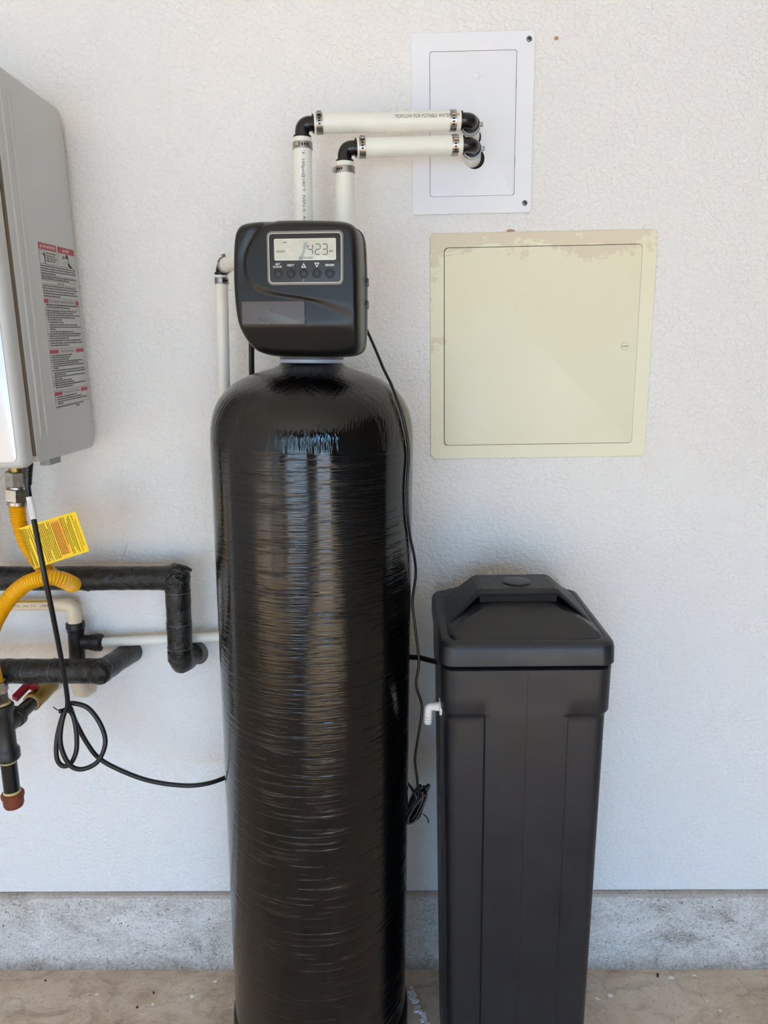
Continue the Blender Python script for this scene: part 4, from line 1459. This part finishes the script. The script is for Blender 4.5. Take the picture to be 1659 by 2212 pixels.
def tg(u, v, lift=0.0):
    """u 0..1 left to right, v 0..1 bottom to top; the left end rolls back round the hose"""
    p = (D_.lerp(C_, u)).lerp(A.lerp(B, u), v)
    roll = 0.018 * max(0.0, 1 - u / 0.20) ** 2
    return p + Vector((0.002 * max(0.0, 1 - u / 0.2), roll - lift + 0.004 * math.sin(u * 3.1) - 0.003, 0)) - go


NU, NV = 24, 4
V, F = [], []
for side in (0.0, -0.0005):
    for i in range(NU + 1):
        for k in range(NV + 1):
            V.append(tg(i / NU, k / NV, side))
nn = (NU + 1) * (NV + 1)
for i in range(NU):
    for k in range(NV):
        a = i * (NV + 1) + k
        F.append((a, a + 1, a + NV + 2, a + NV + 1))
        F.append((nn + a, nn + a + NV + 1, nn + a + NV + 2, nn + a + 1))
for i in range(NU):
    for k in (0, NV):
        a, b = i * (NV + 1) + k, (i + 1) * (NV + 1) + k
        F.append((a, b, nn + b, nn + a))
for k in range(NV):
    for i in (0, NU):
        a = i * (NV + 1) + k
        F.append((a, a + 1, nn + a + 1, nn + a))
tagp = make('warning_tag', V, F, 'tag', gh, True, 40)
rng = random.Random(5)
inkb, orb = MB(), MB()
# print runs from the top edge to the bottom edge: line position along u, text along -v
tm = lambda pos: (lambda s_, h: tg(pos + h, 1 - s_, 0.0004))
to2 = lambda s_, h: tg(h, 1 - s_, 0.00025)
q, f_ = quad2(0.10, 0.93, 0.575, 0.725)
orb.add(([tg(0.575, 0.93, 0.00025), tg(0.725, 0.93, 0.00025), tg(0.725, 0.10, 0.00025), tg(0.575, 0.10, 0.00025)], [(3, 2, 1, 0)]))
lines = [(0.06, 0.05, 0.95), (0.085, 0.05, 0.95), (0.11, 0.04, 0.93), (0.135, 0.05, 0.6), (0.16, 0.05, 0.95), (0.185, 0.05, 0.95), (0.21, 0.05, 0.3), (0.24, 0.08, 0.95), (0.27, 0.05, 0.95), (0.30, 0.6, 0.95),
         (0.35, 0.05, 0.93), (0.38, 0.05, 0.95), (0.405, 0.05, 0.9), (0.43, 0.05, 0.95), (0.455, 0.05, 0.7), (0.48, 0.05, 0.95), (0.505, 0.2, 0.95), (0.53, 0.05, 0.95), (0.555, 0.05, 0.95),
         (0.59, 0.12, 0.9), (0.615, 0.12, 0.9), (0.64, 0.12, 0.9), (0.665, 0.12, 0.9), (0.69, 0.12, 0.9), (0.74, 0.05, 0.7), (0.765, 0.05, 0.95), (0.79, 0.05, 0.95), (0.82, 0.2, 0.8), (0.845, 0.1, 0.9), (0.87, 0.05, 0.95)]
for pos, s0, s1 in lines:
    v_, f_ = words(s0, s1, 0, 0.012, rng, 2.0, 6.0, 0.5)
    inkb.add(([tg(pos - h, 1 - s_, 0.0005) for s_, h in v_], f_))
for body, pos, s0, s1, hh in (('INSTALLATION & USE INSTRUCTIONS', 0.940, 0.18, 0.82, 0.024), ('DESIGN CERTIFIED FOR INDOOR & OUTDOOR USE', 0.905, 0.06, 0.95, 0.022)):
    v_, f_ = text2d(body, s0, 0, s1, v1=hh)
    inkb.add(([tg(pos + h, 1 - s_, 0.0005) for s_, h in v_], f_))
orb.flat('tag_orange_block', 'tag_orange', tagp)
inkb.flat('tag_print', 'tag_ink', tagp)['kind'] = 'stuff'

# ------------------------------------------------------------------ gas pipe drop
gp = thing('gas_pipe', 'black iron gas pipe with red-handled brass valve and rusty drip cap', 'gas pipe', (-0.7575, -0.17, 0.53))
go = Vector((-0.7575, -0.17, 0.53))
L = lambda *p: Vector(p) - go
make('tee', *MB().add(spindle(L(-0.7560, -0.17, 0.7420), L(-0.7590, -0.17, 0.620), [(0, 0.0185), (0.002, 0.0205), (0.014, 0.0205), (0.018, 0.0178), (0.088, 0.0178), (0.092, 0.0200), (0.096, 0.0225), (0.112, 0.0225), (0.116, 0.0195)], 28)).add(
    spindle(L(-0.7560, -0.17, 0.6950), L(-0.7500, -0.10, 0.6990), [(0, 0.0178), (0.026, 0.0178), (0.029, 0.0205), (0.040, 0.0212), (0.043, 0.018)], 28)).__dict__.values(), 'iron', gp)
make('sealant', *spindle(L(-0.7560, -0.17, 0.7430), L(-0.7560, -0.17, 0.8), [(0, 0.0160), (0.003, 0.0165), (0.004, 0.014)], 24), 'sealant', gp)
make('sealant', *spindle(L(-0.7588, -0.17, 0.6275), L(-0.7590, -0.17, 0.5), [(0, 0.0175), (0.004, 0.0168), (0.007, 0.0150)], 24), 'sealant', gp)
make('drip_leg', *spindle(L(-0.7588, -0.17, 0.625), L(-0.7600, -0.17, 0.548), [(0, 0.0148), (0.077, 0.0148)], 28), 'iron_gloss', gp)
make('sealant', *spindle(L(-0.7599, -0.17, 0.5600), L(-0.7600, -0.17, 0.5), [(0, 0.0150), (0.003, 0.0160), (0.008, 0.0172)], 24), 'sealant', gp)
make('drip_cap', *spindle(L(-0.7600, -0.17, 0.5560), L(-0.7603, -0.17, 0.5), [(0, 0.0165), (0.001, 0.0190), (0.004, 0.0212), (0.009, 0.0212), (0.013, 0.0190), (0.026, 0.0185), (0.031, 0.0165), (0.034, 0.010)], 28), 'rust', gp)
make('nipple', *spindle(L(-0.7510, -0.130, 0.6975), L(-0.7460, -0.075, 0.7015), [(0, 0.0142), (0.058, 0.0142)], 28), 'iron_gloss', gp)
make('sealant', *spindle(L(-0.7470, -0.0880, 0.7008), L(-0.7450, -0.06, 0.7025), [(0, 0.0148), (0.002, 0.0158), (0.004, 0.0160)], 24), 'sealant', gp)
vb_ = MB()
vb_.add(spindle(L(-0.7468, -0.0850, 0.7010), L(-0.7420, -0.03, 0.7050), [(0, 0.0170), (0.001, 0.0195), (0.010, 0.0195), (0.011, 0.0180)], 8, 0.39))
vb_.add(spindle(L(-0.7460, -0.0760, 0.7018), L(-0.7400, 0.0, 0.7070), [(0, 0.0160), (0.004, 0.0175), (0.022, 0.0185), (0.040, 0.0175), (0.052, 0.0165), (0.074, 0.0165)], 28))
vb_.add(spindle(L(-0.7445, -0.0550, 0.7030), L(-0.7560, -0.0600, 0.7330), [(0, 0.009), (0.024, 0.009)], 16))
vb_.build('ball_valve', 'brass', gp, True, 30)
def slab(p0, p1, w, th, side):
    """flat bar from p0 to p1, w wide along side"""
    p0, p1, side = Vector(p0), Vector(p1), Vector(side)
    d = (p1 - p0).normalized()
    side = (side - d * side.dot(d)).normalized()
    n_ = d.cross(side)
    b_ = box(-w / 2, w / 2, -th / 2, th / 2, 0, (p1 - p0).length, 0.0012, 2)
    return [p0 + side * q_[0] + n_ * q_[1] + d * q_[2] for q_ in b_[0]], b_[1]


hv = MB()
hv.add(slab(L(-0.7400, -0.0640, 0.7300), L(-0.7640, -0.0700, 0.7325), 0.0170, 0.0110, (0, 1, 0.2)))
hv.add(slab(L(-0.7560, -0.0640, 0.7350), L(-0.7700, -0.1030, 0.7190), 0.0150, 0.0125, (0.5, 0, 1)))
hv.build('valve_handle', 'red_handle', gp, True, 30)
make('wall_bush', *spindle(L(-0.7405, -0.012, 0.7060), L(-0.7400, 0.0, 0.7065), [(0, 0.0165), (0.001, 0.0185), (0.012, 0.0185)], 24), 'white_plastic', gp)

# ------------------------------------------------------------------ cords
hc = thing('heater_cord', 'thick black power cord with a tied coil hanging from the water heater', 'power cord', (-0.624, -0.225, 1.19))
co2 = Vector((-0.624, -0.225, 1.19))
main = [(-0.6205, -0.225, 1.215), (-0.6240, -0.225, 1.192), (-0.6250, -0.225, 1.162), (-0.6170, -0.235, 1.120), (-0.6055, -0.250, 1.071), (-0.5990, -0.255, 1.015), (-0.6010, -0.240, 0.939), (-0.6090, -0.215, 0.855), (-0.6190, -0.190, 0.780), (-0.6250, -0.182, 0.742),
        (-0.6380, -0.180, 0.720), (-0.6500, -0.185, 0.680), (-0.6530, -0.190, 0.642), (-0.6450, -0.190, 0.624), (-0.6290, -0.190, 0.627), (-0.6175, -0.185, 0.649), (-0.6150, -0.180, 0.680), (-0.6190, -0.175, 0.715), (-0.6300, -0.170, 0.737), (-0.6180, -0.170, 0.742), (-0.5920, -0.170, 0.732),
        (-0.5710, -0.175, 0.705), (-0.5610, -0.180, 0.674), (-0.5660, -0.185, 0.648), (-0.5810, -0.190, 0.627), (-0.6070, -0.195, 0.619), (-0.6250, -0.200, 0.632), (-0.6360, -0.200, 0.663), (-0.6370, -0.197, 0.693), (-0.6300, -0.190, 0.728), (-0.6240, -0.176, 0.737),
        (-0.6230, -0.162, 0.700), (-0.6080, -0.158, 0.653), (-0.5870, -0.155, 0.616), (-0.5430, -0.150, 0.584), (-0.4920, -0.145, 0.560), (-0.4310, -0.135, 0.544), (-0.3890, -0.120, 0.539), (-0.3560, -0.095, 0.538), (-0.3320, -0.055, 0.534), (-0.2950, -0.032, 0.532), (-0.2500, -0.028, 0.532), (-0.2150, -0.026, 0.534)]
make('cord', *tube([p - co2 for p in catmull(main, 8)], 0.0044, 14), 'cord', hc)
L = lambda *p: Vector(p) - co2
relief = []
for i in range(9):
    relief += [(i * 0.0042, 0.0088 - i * 0.0003), (i * 0.0042 + 0.0026, 0.0088 - i * 0.0003), (i * 0.0042 + 0.0028, 0.0072 - i * 0.0002), (i * 0.0042 + 0.0041, 0.0072 - i * 0.0002)]
make('strain_relief', *spindle(L(-0.6205, -0.225, 1.209), L(-0.6255, -0.225, 1.168), relief, 16), 'cord', hc, True, 25)
sp = catmull([(-0.6232, -0.2275, 1.147), (-0.6190, -0.2325, 1.128), (-0.6150, -0.2370, 1.110)], 4)
slv = make('cord_label', *tube([p - co2 for p in catmull([(-0.6238, -0.2270, 1.1515), (-0.6200, -0.2312, 1.1335), (-0.6158, -0.2365, 1.1145)], 4)], 0.0054, 18), 'sleeve', hc)
mk = MB()
rng = random.Random(9)
for i in range(11):
    q = 0.16 + i * 0.065
    p = Vector((-0.6238, -0.2270, 1.1515)).lerp(Vector((-0.6158, -0.2365, 1.1145)), q) + Vector((0, -0.00565, 0))
    w = rng.uniform(0.0008, 0.0016)
    s0 = rng.uniform(-0.0010, 0.0)
    mk.add(([p + Vector((s0, 0, 0)) - co2, p + Vector((s0 + w, 0, 0)) - co2, p + Vector((s0 + w, 0, 0.0009)) - co2, p + Vector((s0, 0, 0.0009)) - co2], [(0, 1, 2, 3)]))
mk.flat('cord_label_marks', 'label_ink', slv)['kind'] = 'stuff'
zt = MB()
zt.add(ring(L(-0.6265, -0.181, 0.7340), (0.1, 0, 1), 0.0082, 0.0098, 0.0030))
zt.add(tube([L(-0.6350, -0.186, 0.7350), L(-0.6420, -0.190, 0.7400), L(-0.6470, -0.191, 0.7460)], 0.0010, 6))
zt.add(box(*[c_ for c_ in (-0.6395 - co2.x, -0.6345 - co2.x, -0.1895 - co2.y, -0.1845 - co2.y, 0.7315 - co2.z, 0.7390 - co2.z)], 0.0006))
zt.build('twist_tie', 'cord', hc)

make('plug', *box(-0.2220 - co2.x, -0.1960 - co2.x, -0.034 - co2.y, -0.0065 - co2.y, 0.5220 - co2.z, 0.5460 - co2.z, 0.004), 'cord', hc)
plate_ = make('outlet_plate', *plate(rr(-0.2440, -0.1740, 0.4980, 0.6130, 0.004), -0.006, 0.0, 0.0015), 'panel', wall)

vc = thing('control_cord', 'thin black cord running down the right side of the black tank to a tied bundle', 'power cord', (0.02, -0.245, 1.2))
co3 = Vector((0.02, -0.245, 1.2))
path = [(-0.0850, -0.190, 1.470), (-0.0640, -0.186, 1.452), (-0.0490, -0.200, 1.423), (-0.0330, -0.225, 1.388), (-0.0190, -0.248, 1.355), (-0.0070, -0.2690, 1.3310), (0.0012, -0.2960, 1.3105), (0.0088, -0.3030, 1.2885), (0.0142, -0.3030, 1.2650), (0.0177, -0.2975, 1.2430), (0.0189, -0.2935, 1.2170), (0.0164, -0.2980, 1.1885), (0.0153, -0.2990, 1.1590), (0.0165, -0.2940, 1.1205), (0.0203, -0.2810, 1.0866), (0.0270, -0.2620, 1.0480), (0.0295, -0.250, 1.0130), (0.0240, -0.240, 0.962), (0.0280, -0.240, 0.915),
        (0.0340, -0.240, 0.851), (0.0290, -0.240, 0.807), (0.0390, -0.240, 0.763), (0.0320, -0.240, 0.709), (0.0260, -0.235, 0.660), (0.0300, -0.230, 0.610), (0.0320, -0.224, 0.570)]
make('cord', *tube([p - co3 for p in catmull(path, 8)], 0.0023, 10), 'cord', vc)
rng = random.Random(13)
for i in range(9):
    ph = rng.uniform(-0.25, 0.25)
    cx, cy, cz = 0.0300 + rng.uniform(-0.006, 0.006), -0.214 + (i - 4) * 0.0036, 0.553 + rng.uniform(-0.004, 0.004)
    rx, rz = 0.0125 + rng.uniform(-0.0035, 0.0045), 0.034 + rng.uniform(-0.006, 0.004)
    lp_ = []
    for k in range(28):
        a = 2 * math.pi * k / 28
        x_, z_ = rx * math.cos(a), rz * math.sin(a)
        x_ *= 0.75 + 0.25 * math.cos(a) - 0.20 * math.sin(a)
        x2 = x_ * math.cos(ph - 0.35) + z_ * math.sin(-(ph - 0.35)) * -1
        z2 = -x_ * math.sin(ph - 0.35) * -1 + z_ * math.cos(ph - 0.35)
        lp_.append(Vector((cx - x2 * 1.0, cy + 0.004 * math.sin(a + i), cz + z2)) - co3)
    make('coil_loop', *tube(lp_ + [lp_[0], lp_[1]], 0.0022, 8, False), 'cord', vc)
make('coil_tail', *tube([p - co3 for p in catmull([(0.030, -0.224, 0.572), (0.020, -0.214, 0.586), (0.010, -0.190, 0.588), (0.002, -0.150, 0.592), (-0.02, -0.075, 0.592), (-0.09, -0.040, 0.588), (-0.15, -0.030, 0.580), (-0.180, -0.028, 0.574)], 8)], 0.0023, 10), 'cord', vc)
make('plug', *box(-0.2220 - co3.x, -0.1800 - co3.x, -0.040 - co3.y, -0.0065 - co3.y, 0.5600 - co3.z, 0.5880 - co3.z, 0.004), 'cord', vc)
make('twist_tie', *tube([p - co3 for p in catmull([(0.0400, -0.235, 0.548), (0.0475, -0.236, 0.540), (0.0500, -0.234, 0.528)], 4)], 0.0012, 6), 'cord', vc)

bt = thing('brine_tube', 'black flexible tube from the control head behind the tank to the salt bin', 'tube', (-0.25, -0.12, 1.30))
co4 = Vector((-0.25, -0.12, 1.30))
path = [(-0.178, -0.215, 1.478), (-0.215, -0.195, 1.474), (-0.2440, -0.150, 1.440), (-0.2510, -0.130, 1.394), (-0.2560, -0.115, 1.350), (-0.2620, -0.085, 1.290), (-0.255, -0.035, 1.180), (-0.17, -0.030, 1.000), (-0.060, -0.032, 0.860), (-0.010, -0.075, 0.824), (0.0150, -0.140, 0.820), (0.0370, -0.160, 0.824), (0.0530, -0.180, 0.828), (0.0720, -0.203, 0.833)]
make('tube', *tube([p - co4 for p in catmull(path, 8)], 0.0050, 14), 'cord', bt)

# ------------------------------------------------------------------ litter on the slab
rng = random.Random(17)


def shard(w, d, h, rng):
    n = 7
    V = []
    for zz_ in (0.0002, h):
        for i in range(n):
            a = 2 * math.pi * i / n
            k = rng.uniform(0.55, 1.0) if zz_ < h else 0.9
            if zz_ < h:
                V.append((math.cos(a) * w / 2 * k, math.sin(a) * d / 2 * k, zz_))
            else:
                V.append((V[i][0] * 0.88, V[i][1] * 0.88, h * rng.uniform(0.7, 1.2)))
    F = [tuple(range(n))[::-1], tuple(range(n, 2 * n))] + [(i, (i + 1) % n, n + (i + 1) % n, n + i) for i in range(n)]
    return V, F


FL = [(-0.682, -0.093, 0.013, 0.006, 'flat white paint flake on the floor near the left edge'), (-0.549, -0.118, 0.010, 0.006, 'small white paint flake on the floor between two dark specks'),
      (-0.468, -0.098, 0.015, 0.009, 'larger white paint flake on the floor left of the black tank'), (-0.427, -0.060, 0.012, 0.008, 'rounded white flake on the floor close to the kerb left of the tank'),
      (0.421, -0.105, 0.013, 0.008, 'white paint flake on the floor just right of the salt bin'), (0.451, -0.096, 0.013, 0.013, 'blocky white paint flake on the floor right of the salt bin'),
      (0.601, -0.051, 0.015, 0.012, 'bright white paint flake against the kerb beside a brown clod'), (0.655, -0.045, 0.016, 0.006, 'thin white paint sliver on the floor against the kerb'),
      (0.558, -0.078, 0.008, 0.005, 'tiny white speck on the floor in front of the brown clod'), (0.656, -0.111, 0.008, 0.007, 'tiny white speck on the floor far to the right of the bin'),
      (0.674, -0.134, 0.006, 0.010, 'tiny upright white speck at the lower right of the floor')]
for x, y, w, d, lb in FL:
    o = make('paint_flake', *shard(w, d, 0.0014, rng), 'flake', None, False, loc=(x, y, 0))
    o.rotation_euler = (0, 0, rng.uniform(-0.5, 0.5))
    tag(o, lb, 'paint flake', 'paint flakes on the floor')
GR = [(0.572, -0.047, 0.009, 0.006, 'brown clod of dirt on the floor against the kerb'), (-0.580, -0.126, 0.006, 0.0035, 'dark speck of grit on the floor beside the small white flake'),
      (-0.556, -0.090, 0.007, 0.004, 'brown fleck of grit on the floor left of the tank'), (-0.815, -0.058, 0.006, 0.003, 'dark fleck of grit on the floor at far left')]
for x, y, w, h, lb in GR:
    o = make('grit', *shard(w, w * 0.8, h, rng), 'grit', None, False, loc=(x, y, 0))
    tag(o, lb, 'grit', 'grit on the floor')
res = MB()
for i in range(46):
    q = i / 45
    x = 0.012 + q * 0.036 + rng.uniform(-0.008, 0.008)
    y = -0.085 - q * 0.085 + rng.uniform(-0.010, 0.010)
    v_, f_ = shard(rng.uniform(0.007, 0.015), rng.uniform(0.006, 0.012), rng.uniform(0.0015, 0.0045), rng)
    res.add(([(p[0] + x, p[1] + y, p[2]) for p in v_], f_))
o = res.build('dried_residue', 'foam', None, False)
tag(o, 'crumbly white residue on the floor between the tank and the salt bin', 'residue')
o['kind'] = 'stuff'
